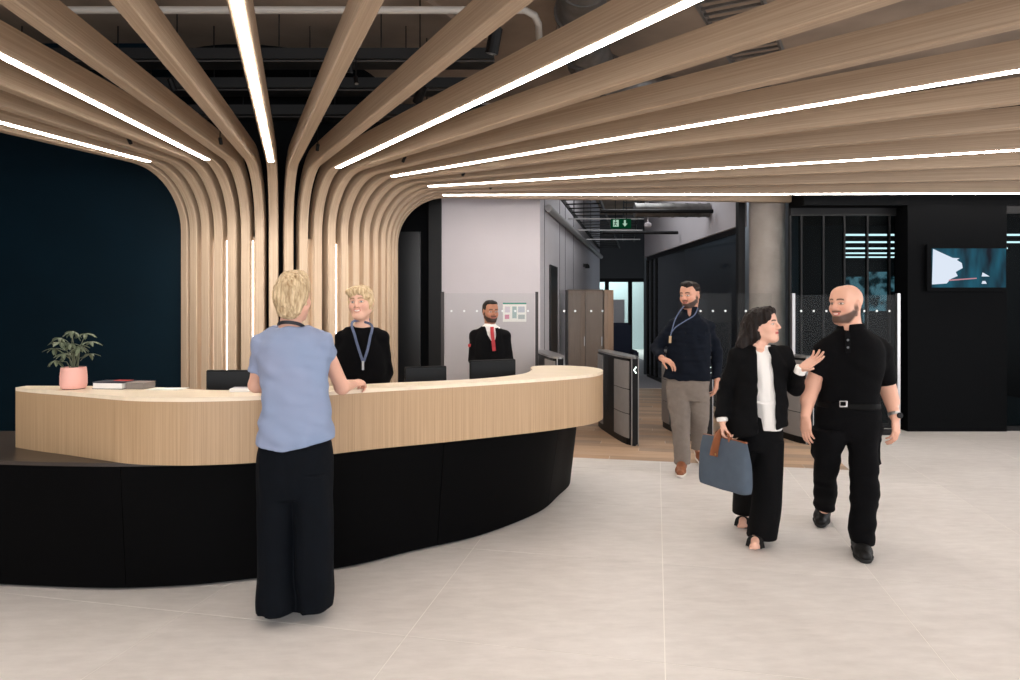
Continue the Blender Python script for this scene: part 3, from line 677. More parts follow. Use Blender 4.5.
for x, y, z in tips:
    base = pc + Vector((rr.uniform(-.015, .015), rr.uniform(-.015, .015), .105)); tip = pc + Vector((x, y * 1.4, .105 + z * .86)); mid = base.lerp(tip, .55) + Vector((-x * .25, 0, .02))
    st = MB().tube([base, mid, tip], [.0035, .0028, .002], 6).build('stem', MSt, pp); k = 6; a0 = rr.uniform(0, 6)
    for i in range(k):
        l = bpy.data.objects.new('leaf', LM); COL.objects.link(l); l.parent = st; l.location = tip
        l.rotation_euler = (rr.uniform(-.55, .15), rr.uniform(-.3, .3), a0 + i * 6.283 / k + rr.uniform(-.2, .2)); s = rr.uniform(.95, 1.3); l.scale = (s, s, s)
# books and paper at the back of the counter
bk = thing('book', 'dark blue hardcover book with red edge lying on the desk', 'book', (-2.42, 4.1, ZD)); rz = -.12
MB().box((-2.47, 4.035, ZD + .036), (-2.275, 4.16, ZD + .042), rz).build('cover', mat('book_navy', (22, 30, 48), .5), bk); MB().box((-2.465, 4.037, ZD + .003), (-2.28, 4.155, ZD + .036), rz).build('pages', M_PAPER, bk); MB().box((-2.47, 4.035, ZD + .0005), (-2.275, 4.16, ZD + .003), rz).build('cover', mat('book_navy', (22, 30, 48)), bk)
MB().box((-2.38, 4.10, ZD + .0425), (-2.285, 4.15, ZD + .0445), rz).build('title_band', mat('book_red', (190, 50, 44), .5), bk)
mg = thing('magazine', 'folded grey magazine leaning beside the dark blue book', 'magazine', (-2.2, 4.08, ZD))
MB().box((-2.268, 4.03, ZD + .001), (-2.15, 4.14, ZD + .036), -.15).build('pages', mat('magazine_grey', (128, 120, 114), .6), mg, bevel=.004); MB().box((-2.268, 4.03, ZD + .0365), (-2.15, 4.14, ZD + .039), -.15).build('cover', mat('magazine_cover', (150, 140, 134), .5), mg)
ps = thing('paper_sheets', 'white sheets of paper on the desk next to the magazine', 'paper', (-2.02, 4.0, ZD))
MB().box((-2.12, 3.98, ZD + .0005), (-1.93, 4.08, ZD + .004), -.1).build('sheet', M_PAPER, ps); MB().box((-2.1, 3.975, ZD + .0045), (-1.91, 4.07, ZD + .006), .08).build('sheet', M_PAPER, ps)
cd = thing('card_holder', 'small white card block on the desk before the black monitor', 'card holder', (-1.53, 3.9, ZD))
MB().box((-1.6, 3.89, ZD + .0005), (-1.49, 3.94, ZD + .02), .05).build('block', M_PAPER, cd, bevel=.003); MB().box((-1.585, 3.91, ZD + .02), (-1.505, 3.93, ZD + .026), .05).build('card', M_WHITE, cd)

# ================================================================== services under the slab
def pipe(name, pts, r, m, label, cat='pipe', group=None, parts=None):
    o = MB().tube(pts, r, 12).build(name, m, None, smooth=True); return tag(o, label, cat, group)
pipe('conduit', [(-3.6, 5.55, 3.98), (.12, 5.55, 3.98), (.2, 5.6, 3.96), (.24, 5.75, 3.95), (.26, 6.1, 3.97)], .03, mat('white_pipe', (190, 184, 176), .5), 'white conduit crossing the concrete slab and turning back')
M_TRAY = mat('tray_black', (14, 14, 15), .6)
for i, (y, z, l) in enumerate(((6.35, 3.88, 'black cable tray hung closest to the white conduit'), (6.75, 3.74, 'black cable tray in the middle of the hanging trays'), (7.05, 3.56, 'lowest black cable tray near the column core'))):
    t = thing('cable_tray', l, 'cable tray', (-1.5, y, z), 'cable trays over the column')
    x0, x1 = -7.5, -.15
    MB().box((x0, y, z), (x1, y + .3, z + .02)).build('bed', M_TRAY, t)
    for yy in (y, y + .28): MB().box((x0, yy, z + .02), (x1, yy + .02, z + .1)).build('side_rail', M_TRAY, t)
    for k in range(3): MB().tube([(x0, y + .06 + k * .07, z + .045), (x1, y + .06 + k * .07, z + .045)], .022, 8).build('cable', mat('cable_black', (22, 22, 24), .6), t)
    MB().tube([(x0, y - .02, z - .03), (x1, y - .02, z - .03)], .009, 8).build('conduit_line', mat('dark_steel_line', (74, 72, 72), .4, .6), t)
    for k in range(7): MB().tube([(-6.9 + k * .95 + i * .17, y + .01, z + .02), (-6.9 + k * .95 + i * .17, y + .01, H_SLAB)], .006, 6).build('hanger_rod', M_BLKMET, t)
def spiral_duct(pts, r, label, seams=10):
    t = thing('air_duct', label, 'duct', pts[0]); MB().tube(pts, r, 28).build('pipe', M_GALV, t, smooth=True)
    a, b = Vector(pts[0]), Vector(pts[-1])
    C_ = [Vector(p) for p in catmull(pts, 6)]
    for k in range(0, len(C_), max(1, len(C_) // seams)):
        p = C_[k]; d = (C_[min(k + 1, len(C_) - 1)] - C_[max(k - 1, 0)]).normalized(); MB().tube([p - d * .015, p + d * .015], r + .008, 28).build('seam_ring', M_GALV, t, smooth=True)
spiral_duct([(.55, 4.9, 4.08), (.62, 6.2, 4.05), (.9, 7.0, 4.0), (1.6, 7.6, 3.95), (3.0, 8.0, 3.95)], .2, 'galvanised spiral air duct curving above the oak ribs')
spiral_duct([(2.0, 10.9, 3.12), (2.6, 10.9, 3.12), (3.16, 10.9, 3.12)], .11, 'small galvanised duct crossing the corridor ceiling', 6)
def ladder(name, a, b, w, z, label, step=.25, m=None):
    a, b = Vector(a), Vector(b); d = (b - a).normalized(); n = Vector((-d.y, d.x)) * w / 2; t = thing(name, label, 'cable tray', (*a, z)); L = (b - a).length
    for s in (-1, 1): MB().obox(a + n * s, b + n * s, .02, z, z + .07).build('side_rail', (m or M_GALV), t)
    for k in range(int(L / step)): p = a + d * (k + .5) * step; MB().obox(p - n * .97, p + n * .97, .02, z + .01, z + .03).build('rung', (m or M_GALV), t)
    return t
ladder('ladder_tray', (1.35, 4.6), (2.6, 6.9), .45, 3.85, 'galvanised ladder cable tray above the long light strips', .12)
ladder('ladder_tray', (1.0, 9.9), (2.7, 18.5), .55, 3.15, 'ladder cable tray running down the corridor ceiling', .45, M_TRAY)
ladder('ladder_tray', (2.05, 11.4), (3.2, 18.5), .3, 3.35, 'narrow ladder cable tray beside the corridor duct', .6, M_TRAY)
pc0 = Vector((WX1, WY)) + TD * .35 + TE * .06; pc1 = Vector((WX1, WY)) + TD * 9.8 + TE * .06
pipe('wall_pipe', [(pc0.x, pc0.y, 2.97), (pc1.x, pc1.y, 2.97)], .05, mat('grey_pipe', (150, 148, 148), .5), 'grey pipe running high along the corridor wall')
pipe('black_pipe', [(1.4, 10.6, 3.06), (3.15, 10.6, 3.06)], .03, M_BLKMET, 'black pipe across the corridor in front of the duct', group='black corridor pipes')
pipe('black_pipe', [(1.7, 12.6, 2.95), (3.1, 12.6, 2.95)], .03, M_BLKMET, 'lower black pipe across the corridor behind the exit sign', group='black corridor pipes')
for i, y in enumerate((11.7, 13.4, 15.2)):
    s_ = thing('ceiling_strip', 'thin pale strut under the corridor cable ladders, number %s past the exit sign' % ('one', 'two', 'three')[i], 'strut', (1.2 + i * .4, y, 2.98), 'corridor struts')
    MB().box((1.0 + i * .35, y, 3.08), (2.3 + i * .3, y + .04, 3.1)).build('bar', M_STEEL, s_)
    for x in (1.1 + i * .35, 2.2 + i * .3): MB().tube([(x, y + .02, 3.1), (x, y + .02, H_SLAB)], .006, 6).build('hanger', M_BLKMET, s_)
sd = thing('smoke_detector', 'white smoke detector under the corridor services', 'detector', (2.26, 11.2, 2.9))
MB().lathe([(.03, 0), (.06, .02), (.06, .06), (.03, .08)], (2.26, 11.2, 2.88), 20).build('housing', M_WHITE, sd); MB().tube([(2.26, 11.2, 2.95), (2.26, 11.2, H_SLAB)], .008, 6).build('drop_rod', M_WHITE, sd)
# red sprinkler / valve marks
# track spotlights hanging between the ribs
def spot(c, aim, label, s=1.0, rod=H_SLAB, power=0, cone_=70):
    c = Vector(c); a = Vector(aim).normalized(); t = thing('track_spotlight', label, 'spotlight', c, 'spotlights hung from the slab')
    MB().tube([c - a * .07 * s, c - a * .06 * s, c + a * .07 * s], [.02 * s, .035 * s, .035 * s], 14).build('can', M_BLKMET, t); MB().tube([c + a * .0705 * s, c + a * .073 * s], .028 * s, 14).build('lens', mat('lens_grey', (120, 120, 118), .2), t)
    MB().tube([c, (c.x, c.y, rod)], .006, 6).build('drop_rod', M_BLKMET, t)
    if power:
        d = bpy.data.lights.new('spot_lamp', 'SPOT'); d.energy = power; d.spot_size = math.radians(cone_); d.spot_blend = .8; d.shadow_soft_size = .03; d.color = (1, .96, .9)
        l = bpy.data.objects.new('spot_lamp', d); COL.objects.link(l); l.parent = t; l.location = a * .09 * s; l.rotation_euler = a.to_track_quat('-Z', 'Y').to_euler()
spot(P(172, 84, 6.2), (.35, .75, -1.6), 'small black spotlight hanging from the cable tray next to the teal wall', .8, 3.9)
spot(P(350, 66, 6.2), (-.1, .75, -1.6), 'small black spotlight hanging over the ribs beside the long light strip', .8, 3.9)
spot(P(356, 80, 6.25), (.2, -.3, -1), 'second small spotlight hung directly under its neighbour', .6, 3.9)
spot(P(420, 94, 6.0), (-.9, 1.3, -1.6), 'black projector spotlight between the ribs by the duct', 1.2)
spot(P(494, 40, 5.4), (-.2, .2, -1), 'large black spotlight on the slab beside the conduit bend', 1.5)
# slab beams of the concrete soffit
for k, (a, b) in enumerate((((-1.2, 5.3), (-.2, 7.2)), ((.0, 4.8), (.8, 7.2)))):
    tag(MB().obox(a, b, .06, H_SLAB - .05, H_SLAB).build('soffit_rib', M_SLAB), kind='structure'); 
# ================================================================== figures: smooth solids meshed on a graded grid
V = lambda *a: np.array(a, float)
def nrm(v): v = np.array(v, float); return v / (np.linalg.norm(v) + 1e-12)
def axis(lo, hi, h, fine):
    out = [lo]
    while out[-1] < hi:
        x = out[-1]; st = h
        for a, b, hf in fine:
            if a - h < x < b: st = min(st, hf)
        out.append(x + st)
    return np.array(out)
def rc(a, b, ra, rb=None, k=.015, op='+'):
    """tapered round limb from a to b"""
    a, b = np.array(a, float), np.array(b, float); rb = ra if rb is None else rb; ab = b - a; L2 = ab @ ab + 1e-12
    def f(X, Y, Z):
        t = np.clip(((X - a[0]) * ab[0] + (Y - a[1]) * ab[1] + (Z - a[2]) * ab[2]) / L2, 0, 1)
        return np.sqrt((X - a[0] - t * ab[0]) ** 2 + (Y - a[1] - t * ab[1]) ** 2 + (Z - a[2] - t * ab[2]) ** 2) - (ra + (rb - ra) * t)
    r = max(ra, rb); return (f, np.minimum(a, b) - r, np.maximum(a, b) + r, k, op)
def el(c, r, R=None, k=.015, op='+'):
    """ellipsoid with radii r along the rows of R"""
    c = np.array(c, float); r = np.array(r, float); R = np.eye(3) if R is None else np.array(R)
    def f(X, Y, Z):
        dx, dy, dz = X - c[0], Y - c[1], Z - c[2]; s0 = s1 = 0
        for i in range(3):
            q = R[i][0] * dx + R[i][1] * dy + R[i][2] * dz; s0 = s0 + (q / r[i]) ** 2; s1 = s1 + (q / r[i] ** 2) ** 2
        k0 = np.sqrt(s0); return k0 * (k0 - 1) / (np.sqrt(s1) + 1e-9)
    m = r.max(); return (f, c - m, c + m, k, op)
def rbox(c, h, R=None, rad=.01, k=.01, op='+'):
    c = np.array(c, float); h = np.array(h, float); R = np.eye(3) if R is None else np.array(R)
    def f(X, Y, Z):
        d = [X - c[0], Y - c[1], Z - c[2]]; q = [np.abs(sum(R[i][j] * d[j] for j in range(3))) - h[i] + rad for i in range(3)]
        return np.sqrt(sum(np.maximum(v, 0) ** 2 for v in q)) + np.minimum(np.maximum(np.maximum(q[0], q[1]), q[2]), 0) - rad
    m = np.linalg.norm(h); return (f, c - m, c + m, k, op)
def loft(secs, lat, k=.02, op='+', p=2.3):
    """stack of super-ellipse sections (x, y, z, half width, half depth) with the width along lat"""
    secs = sorted(secs, key=lambda s: s[2]); S = np.array(catmull(secs, 6)); S = S[np.argsort(S[:, 2])]; lat = nrm((lat[0], lat[1]))
    def f(X, Y, Z):
        g = [np.interp(Z, S[:, 2], S[:, i]) for i in (0, 1, 3, 4)]
        u = (X - g[0]) * lat[0] + (Y - g[1]) * lat[1]; v = -(X - g[0]) * lat[1] + (Y - g[1]) * lat[0]
        k0 = (np.abs(u / g[2]) ** p + np.abs(v / g[3]) ** p) ** (1 / p)
        k1 = np.sqrt((u / g[2] ** 2) ** 2 + (v / g[3] ** 2) ** 2) + 1e-6
        k2 = np.sqrt((u / g[2]) ** 2 + (v / g[3]) ** 2)
        d = (k0 - 1) * k2 / k1
        return np.maximum(d, np.maximum(Z - S[-1, 2], S[0, 2] - Z))
    m = max(S[:, 3].max(), S[:, 4].max())
    return (f, V(S[:, 0].min() - m, S[:, 1].min() - m, S[0, 2]), V(S[:, 0].max() + m, S[:, 1].max() + m, S[-1, 2]), k, op)
def plane(pt, n, k=.004):
    """cuts away everything on the side n points to"""
    pt = np.array(pt, float); n = nrm(n)
    def f(X, Y, Z): return (X - pt[0]) * n[0] + (Y - pt[1]) * n[1] + (Z - pt[2]) * n[2]
    return (f, None, None, k, '&')
def folds(amp, freq=9, seed=0, stretch=(1, 1, 1), n=5):
    r = np.random.default_rng(seed); W_ = [(r.normal(size=3) * freq * np.array(stretch), r.uniform(0, 6.28)) for _ in range(n)]
    def f(X, Y, Z): return amp * sum(np.sin(w[0] * X + w[1] * Y + w[2] * Z + ph + 1.5 * np.sin(w[1] * X * .7 - w[2] * Z * .6)) for w, ph in W_) / n * 1.6
    return (f, None, None, 0, 'n')
def mesh_sdf(prims, h=.008, fine=()):
    pos = [q for q in prims if q[4] == '+']
    lo = np.min([q[1] for q in pos], 0) - .03; hi = np.max([q[2] for q in pos], 0) + .03
    ax = [axis(lo[i], hi[i], h, [(a[i], b[i], hf) for a, b, hf in fine]) for i in range(3)]
    vol = np.full([len(a) for a in ax], .5, np.float32); G = [ax[0][:, None, None], ax[1][None, :, None], ax[2][None, None, :]]
    for f, a, b, k, op in prims:
        if a is None: sl = [slice(None)] * 3
        else:
            mg = .05 + k; sl = [slice(max(np.searchsorted(ax[i], a[i] - mg) - 1, 0), np.searchsorted(ax[i], b[i] + mg) + 1) for i in range(3)]
        X, Y, Z = G[0][sl[0]], G[1][:, sl[1]], G[2][:, :, sl[2]]
        sub = vol[sl[0], sl[1], sl[2]]
        if sub.size == 0: continue
        d = f(X, Y, Z).astype(np.float32) if op != 'n' else None
        if op == '+': hh = np.maximum(k - np.abs(sub - d), 0) / max(k, 1e-6); sub[...] = np.minimum(sub, d) - hh * hh * k / 4
        elif op == '-': d = -d; hh = np.maximum(k - np.abs(sub - d), 0) / max(k, 1e-6); sub[...] = np.maximum(sub, d) + hh * hh * k / 4
        elif op == '&': hh = np.maximum(k - np.abs(sub - d), 0) / max(k, 1e-6); sub[...] = np.maximum(sub, d) + hh * hh * k / 4
        elif op == 'n':
            mk = np.abs(sub) < .05; XX, YY, ZZ = np.broadcast_arrays(X, Y, Z); sub[mk] += f(XX[mk], YY[mk], ZZ[mk]).astype(np.float32)
    for s_ in (0, -1): vol[s_] = .5; vol[:, s_] = .5; vol[:, :, s_] = .5
    return nets(vol, ax)
def nets(vol, ax):
    ins = vol < 0; n = vol.shape
    cnt = np.zeros([v - 1 for v in n], np.int8)
    offs = [(i, j, k) for i in (0, 1) for j in (0, 1) for k in (0, 1)]
    for i, j, k in offs: cnt += ins[i:n[0] - 1 + i, j:n[1] - 1 + j, k:n[2] - 1 + k]
    act = (cnt > 0) & (cnt < 8); I = np.argwhere(act)
    ids = np.full(act.shape, -1, np.int64); ids[act] = np.arange(len(I))
    val = {o: vol[I[:, 0] + o[0], I[:, 1] + o[1], I[:, 2] + o[2]].astype(float) for o in offs}
    acc = np.zeros((len(I), 3)); num = np.zeros(len(I))
    co = {o: np.stack([ax[d][I[:, d] + o[d]] for d in range(3)], 1) for o in offs}
    for o in offs:
        for d in range(3):
            if o[d]: continue
            q = tuple(1 if e == d else o[e] for e in range(3)); a, b = val[o], val[q]; m = (a < 0) != (b < 0)
            t = (a[m] / (a[m] - b[m]))[:, None]; acc[m] += co[o][m] * (1 - t) + co[q][m] * t; num[m] += 1
    verts = acc / num[:, None]; quads = []
    for d in range(3):
        e, g = (d + 1) % 3, (d + 2) % 3
        s0 = [slice(None)] * 3; s1 = [slice(None)] * 3; s0[d] = slice(0, n[d] - 1); s1[d] = slice(1, n[d])
        A, B = ins[tuple(s0)], ins[tuple(s1)]; E = np.argwhere(A != B)
        E = E[(E[:, e] > 0) & (E[:, g] > 0) & (E[:, e] < n[e] - 1) & (E[:, g] < n[g] - 1)]
        fl = A[E[:, 0], E[:, 1], E[:, 2]]
        def idx(de, dg): c = E.copy(); c[:, e] -= de; c[:, g] -= dg; return ids[c[:, 0], c[:, 1], c[:, 2]]
        q = np.stack([idx(1, 1), idx(0, 1), idx(0, 0), idx(1, 0)], 1); q[~fl] = q[~fl][:, ::-1]; quads.append(q)
    return verts, np.concatenate(quads)
def np_mesh(name, verts, quads, cols=None):
    me = bpy.data.meshes.new(name); me.vertices.add(len(verts)); me.vertices.foreach_set('co', verts.astype(np.float32).ravel())
    me.loops.add(quads.size); me.loops.foreach_set('vertex_index', quads.astype(np.int32).ravel()); me.polygons.add(len(quads))
    me.polygons.foreach_set('loop_start', np.arange(0, quads.size, 4, dtype=np.int32)); me.update(calc_edges=True); me.validate()
    me.polygons.foreach_set('use_smooth', np.ones(len(me.polygons), bool))
    if cols is not None:
        at = me.color_attributes.new('tint', 'FLOAT_COLOR', 'POINT'); at.data.foreach_set('color', np.concatenate([cols, np.ones((len(cols), 1))], 1).astype(np.float32).ravel())
    return me
def relax(v, q, it=1):
    for _ in range(it):
        acc = np.zeros_like(v); cn = np.zeros(len(v))
        for a, b in ((0, 1), (1, 2), (2, 3), (3, 0)):
            np.add.at(acc, q[:, a], v[q[:, b]]); np.add.at(cn, q[:, a], 1); np.add.at(acc, q[:, b], v[q[:, a]]); np.add.at(cn, q[:, b], 1)
        v = v * .5 + .5 * acc / cn[:, None]
    return v
def solid(name, prims, m, parent, h=.008, fine=(), it=1, colour=None):
    v, q = mesh_sdf(prims, h, fine); v = relax(v, q, it)
    return link(name, np_mesh(name, v, q, None if colour is None else colour(v)), m, parent)

def tint_mat(name, rough=.5, sss=0.0, bump=0, bscale=200, spec=.4):
    m = bpy.data.materials.new(name); m.use_nodes = True; nt = m.node_tree; b = nt.nodes['Principled BSDF']
    a = nt.nodes.new('ShaderNodeAttribute'); a.attribute_name = 'tint'; nt.links.new(a.outputs['Color'], b.inputs['Base Color'])
    b.inputs['Roughness'].default_value = rough; b.inputs['Specular IOR Level'].default_value = spec
    MATS[name] = m; return m
M_SKIN = tint_mat('skin', .5)

def frame(f, pitch=0, roll=0):
    """rows: person's right, forward, up"""
    f = nrm((f[0], f[1], 0)); r = np.cross(f, (0, 0, 1)); u = V(0, 0, 1)
    cp, sp = math.cos(pitch), math.sin(pitch); f, u = f * cp + u * sp, u * cp - f * sp
    cr, sr = math.cos(roll), math.sin(roll); r, u = r * cr + u * sr, u * cr - r * sr
    return np.array([r, f, u])
def smooth01(x, a, b): t = np.clip((x - a) / (b - a), 0, 1); return t * t * (3 - 2 * t)

class Head:
    def __init__(s, c, f, size=1.0, pitch=0, roll=0, male=False, smile=0):
        s.c = np.array(c, float); s.R = frame(f, pitch, roll); s.s = size; s.male = male; s.smile = smile
    def w(s, x, y, z): return s.c + s.s * (x * s.R[0] + y * s.R[1] + z * s.R[2])
    def prims(s, neck, nr):
        w, R, S = s.w, s.R, s.s; P_ = []; j = 1.06 if s.male else 1
        E = lambda x, y, z, a, b, c, k=.02, op='+': P_.append(el(w(x, y, z), (a * S, b * S, c * S), R, k * S, op))
        C = lambda a, b, ra, rb, k=.015, op='+': P_.append(rc(w(*a), w(*b), ra * S, rb * S, k * S, op))
        E(0, -.012, .032, .075, .094, .086); E(0, .022, -.035, .060 * j, .070, .080, .03)
        C((0, .068, -.092), (0, .062, -.088), .022 * j, .022 * j, .035)
        for q in (-1, 1):
            C((q * .052 * j, .0, -.052), (q * .02, .062, -.094), .020, .018, .03)
            E(q * .040, .058, -.024, .026, .026, .026, .03)
            C((q * .014, .088, .026), (q * .048, .072, .026), .0085, .008, .018)
        P_.append(el(w(0, .055, .055), (.06 * S, .04 * S, .05 * S), R, .03 * S))
        for q in (-1, 1): E(q * .031, .102, .006, .017, .013, .0105, .012, '-')
        C((0, .090, .018), (0, .114, -.022), .0085, .0125, .016)
        for q in (-1, 1): E(q * .0135, .099, -.027, .0085, .011, .008, .01); E(q * .031, .0775, .006, .0125, .0125, .0125, .002)
        C((-.018, .0845 , -.053 + .004 * s.smile), (0, .0925, -.054), .006, .0075, .01); C((.018, .0845, -.053 + .004 * s.smile), (0, .0925, -.054), .006, .0075, .01)
        C((-.014, .085, -.064), (.014, .085, -.064), .0075, .0075, .01)
        for q in (-1, 1): E(q * .077, -.008, -.004, .010, .019, .031, .012); E(q * .084, -.004, -.002, .006, .010, .018, .006, '-')
        P_.append(rc(w(0, -.022, -.055), neck, nr * S, nr * S * 1.08, .03)); return P_
    def local(s, v): return ((v - s.c) @ s.R.T) / s.s
    def colour(s, skin, lips, brow, beard=None, stubble=0, iris=(60, 40, 25), scalp=None, nails=None):
        sk, lp, br = np.array(lin(skin)), np.array(lin(lips)), np.array(lin(brow))
        def f(v):
            L = s.local(v); x, y, z = L[:, 0], L[:, 1], L[:, 2]; ax_ = np.abs(x)
            head = (np.linalg.norm(L * (1, 1, .8), axis=1) < .16)
            c = np.tile(sk, (len(v), 1))
            def mix(m, col): nonlocal c; m = np.clip(m * head, 0, 1)[:, None]; c = c * (1 - m) + np.array(col) * m
            fr = smooth01(y, .03, .06)
            mix(.25 * np.exp(-((ax_ - .042) / .02) ** 2 - ((z + .03) / .02) ** 2) * fr, np.array(lin((214, 120, 105))))
            mix(.18 * np.exp(-(x / .014) ** 2 - ((z + .022) / .016) ** 2) * fr, np.array(lin((205, 120, 105))))
            if beard is not None:
                edge = -.028 - .035 * np.clip((y - .03) / .06, 0, 1)
                bd = smooth01(-z, -edge - .004, -edge + .012) * (y > -.022) * smooth01(y + (.05 + z) * .2, -.02, .0)
                mo = np.exp(-(((z + .043) / .0055) ** 2)) * (ax_ < .03) * (y > .06)
                side = np.exp(-((y - .012) / .012) ** 4) * smooth01(-z, -.012, .02) * (z > -.07) * (ax_ > .05)
                low = (1 - smooth01(-z, .106, .118)) * smooth01(y - (-z - .06) * .5, .0, .02)
                mix(np.clip(np.maximum(np.maximum(bd * low, mo), side * .9), 0, 1) * stubble, np.array(lin(beard)))
            lipz = -.0575 + s.smile * .006 * (ax_ / .022) ** 2
            mix((ax_ < .024) * (y > .06) * np.exp(-((z - lipz) / .0085) ** 4), lp)
            if s.smile: mix((ax_ < .012 + .007 * s.smile) * (y > .06) * np.exp(-((z - lipz - .0005) / (.0012 + .003 * s.smile)) ** 4), np.array(lin((245, 238, 228))))
            else: mix((ax_ < .022) * (y > .06) * np.exp(-((z - lipz) / .0016) ** 2) * .7, lp * .35)
            bz = .031 - .004 * ((ax_ - .03) / .02) ** 2
            mix((ax_ > .012) * (ax_ < .050) * (y > .05) * np.exp(-((z - bz) / .0048) ** 4), br)
            ex = ax_ - .031; ey = z - .0055
            eye = np.exp(-((ex / .0135) ** 2 + (ey / (.0055 if not s.smile else .0045)) ** 2) ** 3) * (y > .055)
            mix(np.exp(-((ex / .017) ** 2 + (ey / .0095) ** 2) ** 3) * (y > .055) * .55, br * .6 + sk * .12)
            mix(eye, np.array(lin((225, 218, 210)))); mix(np.exp(-((ex / .0065) ** 2 + (ey / .0055) ** 2) ** 3) * (y > .06), np.array(lin(iris)))
            if scalp is not None:
                m = smooth01(z, .03, .06) * (1 - smooth01(y, .055, .085)) * .5; mix(m, np.array(lin(scalp)))
            return c
        return f
def hand(wrist, d, n, side, size=1.0, curl=.35, spread=.05, thumb=.5, thumb_curl=.3, curls=None):
    """five fingers from a wrist: d along the hand, n out of the palm, side +1 when the thumb lies towards n x d"""
    wrist = np.array(wrist, float); d = nrm(d); n = nrm(np.array(n) - d * (np.array(n) @ d)); t = nrm(np.cross(n, d)) * side; S = size; out = []
    out.append(el(wrist + d * .048 * S, (.034 * S, .052 * S, .0145 * S), np.array([t, d, n]), .012))
    rows = [(.026, .090, .0088, (.044, .026, .021)), (.0085, .094, .0092, (.049, .030, .022)), (-.0095, .090, .0088, (.045, .028, .021)), (-.026, .081, .0078, (.035, .020, .019))]
    lo, hi = wrist.copy(), wrist.copy()
    for i, (o, l, r, seg) in enumerate(rows):
        k = wrist + t * o * S + d * l * S; out.append(rc(wrist + t * o * .6 * S + d * .02 * S, k, .011 * S, .0105 * S, .012))
        cu = curls[i] if curls else curl; dd = nrm(d + t * spread * (1.5 - i)); p = k; ang = 0
        for j, sl in enumerate(seg):
            ang += cu * (.8, 1.1, .7)[j]; v = dd * math.cos(ang) + n * math.sin(ang); q = p + v * sl * S
            out.append(rc(p, q, r * S * (1 - .08 * j), r * S * (.94 - .08 * j), .003)); p = q
        lo, hi = np.minimum(lo, p), np.maximum(hi, p)
    b = wrist + t * .020 * S + d * .022 * S + n * .006 * S; v = nrm(d * .75 + t * thumb + n * .35); p = b
    for j, (sl, r) in enumerate(((.040, .0125), (.032, .0095), (.026, .0085))):
        v = nrm(v + n * thumb_curl * .35 * j + d * .22 * j); q = p + v * sl * S; out.append(rc(p, q, r * S, r * S * .9, .008 if j == 0 else .003)); p = q
    lo, hi = np.minimum(lo, p) - .03, np.maximum(hi, p) + .03
    return out, (lo, hi)
# ------------------------------------------------------------------ garment helpers
def cone(a, b, ra, rb=None, k=.02, op='+', sq=None):
    """tapered tube with flat open-looking ends (sleeves, cuffs)"""
    a, b = np.array(a, float), np.array(b, float); rb = ra if rb is None else rb; L = np.linalg.norm(b - a); u = (b - a) / L
    def f(X, Y, Z):
        dx, dy, dz = X - a[0], Y - a[1], Z - a[2]; t = dx * u[0] + dy * u[1] + dz * u[2]
        rad = np.sqrt(np.maximum(dx * dx + dy * dy + dz * dz - t * t, 0)) - (ra + (rb - ra) * np.clip(t / L, 0, 1))
        return np.maximum(rad, np.maximum(t - L, -t))
    r = max(ra, rb); return (f, np.minimum(a, b) - r, np.maximum(a, b) + r, k, op)
EYE = V(0, 0, CAMZ)
def sector(poly, y0, y1, k=.003, op='-'):
    """the solid wedge of space between distances y0 and y1 whose outline is a convex polygon measured on the photograph"""
    rays = [np.array(P(x, y, 1.0)) - EYE for x, y in poly]; c = sum(rays) / len(rays); pl_ = []
    for a, b in zip(rays, rays[1:] + rays[:1]):
        n = nrm(np.cross(a, b)); pl_.append(n if n @ c < 0 else -n)
    def f(X, Y, Z):
        d = np.maximum(Y - y1, y0 - Y)
        for n in pl_: d = np.maximum(d, X * n[0] + Y * n[1] + (Z - CAMZ) * n[2])
        return d
    return (f, None, None, k, op)
class Fig:
    """one person; pixel rows are turned into metres at the person's own distance Y0"""
    def __init__(s, Y0, f, label, group=None):
        s.Y = Y0; s.f = nrm((f[0], f[1], 0)); s.lat = np.cross(s.f, (0, 0, 1)); s.m = Y0 / F
        s.label = label; s.fine = []; s.pr = []
    def root(s, px, py):
        q = s.J(px, py); s.o = thing('person', s.label, 'person', (q[0], q[1], 0)); return s.o
    def J(s, px, py, dy=0): return np.array(P(px, py, s.Y + dy))
    def secs(s, rows):
        out = []
        for px, py, dy, hw, hd in rows:
            q = s.J(px, py, dy); out.append((q[0], q[1], q[2], hw * s.m, hd))
        return out
    def loft(s, rows, k=.02, op='+', p=2.3, lat=None): return loft(s.secs(rows), (s.lat if lat is None else lat)[:2], k, op, p)
    def arm(s, pts, radii): return [rc(a, b, ra, rb, .02) for (a, b), (ra, rb) in zip(zip(pts, pts[1:]), zip(radii, radii[1:]))]
    def hand(s, *a, **k):
        pr, bb = hand(*a, **k); s.fine.append((bb[0], bb[1], .0035)); return pr
    def body(s, head, prims, colour, h=.009):
        s.fine.append((head.c - .14 * head.s, head.c + .14 * head.s, .0035))
        return solid('body', prims, M_SKIN, s.o, h, s.fine, 1, colour)
    def floor_pt(s, px, py):
        Y = F * CAMZ / (py - HZ); return V((px - CX) / F * Y, Y, 0)
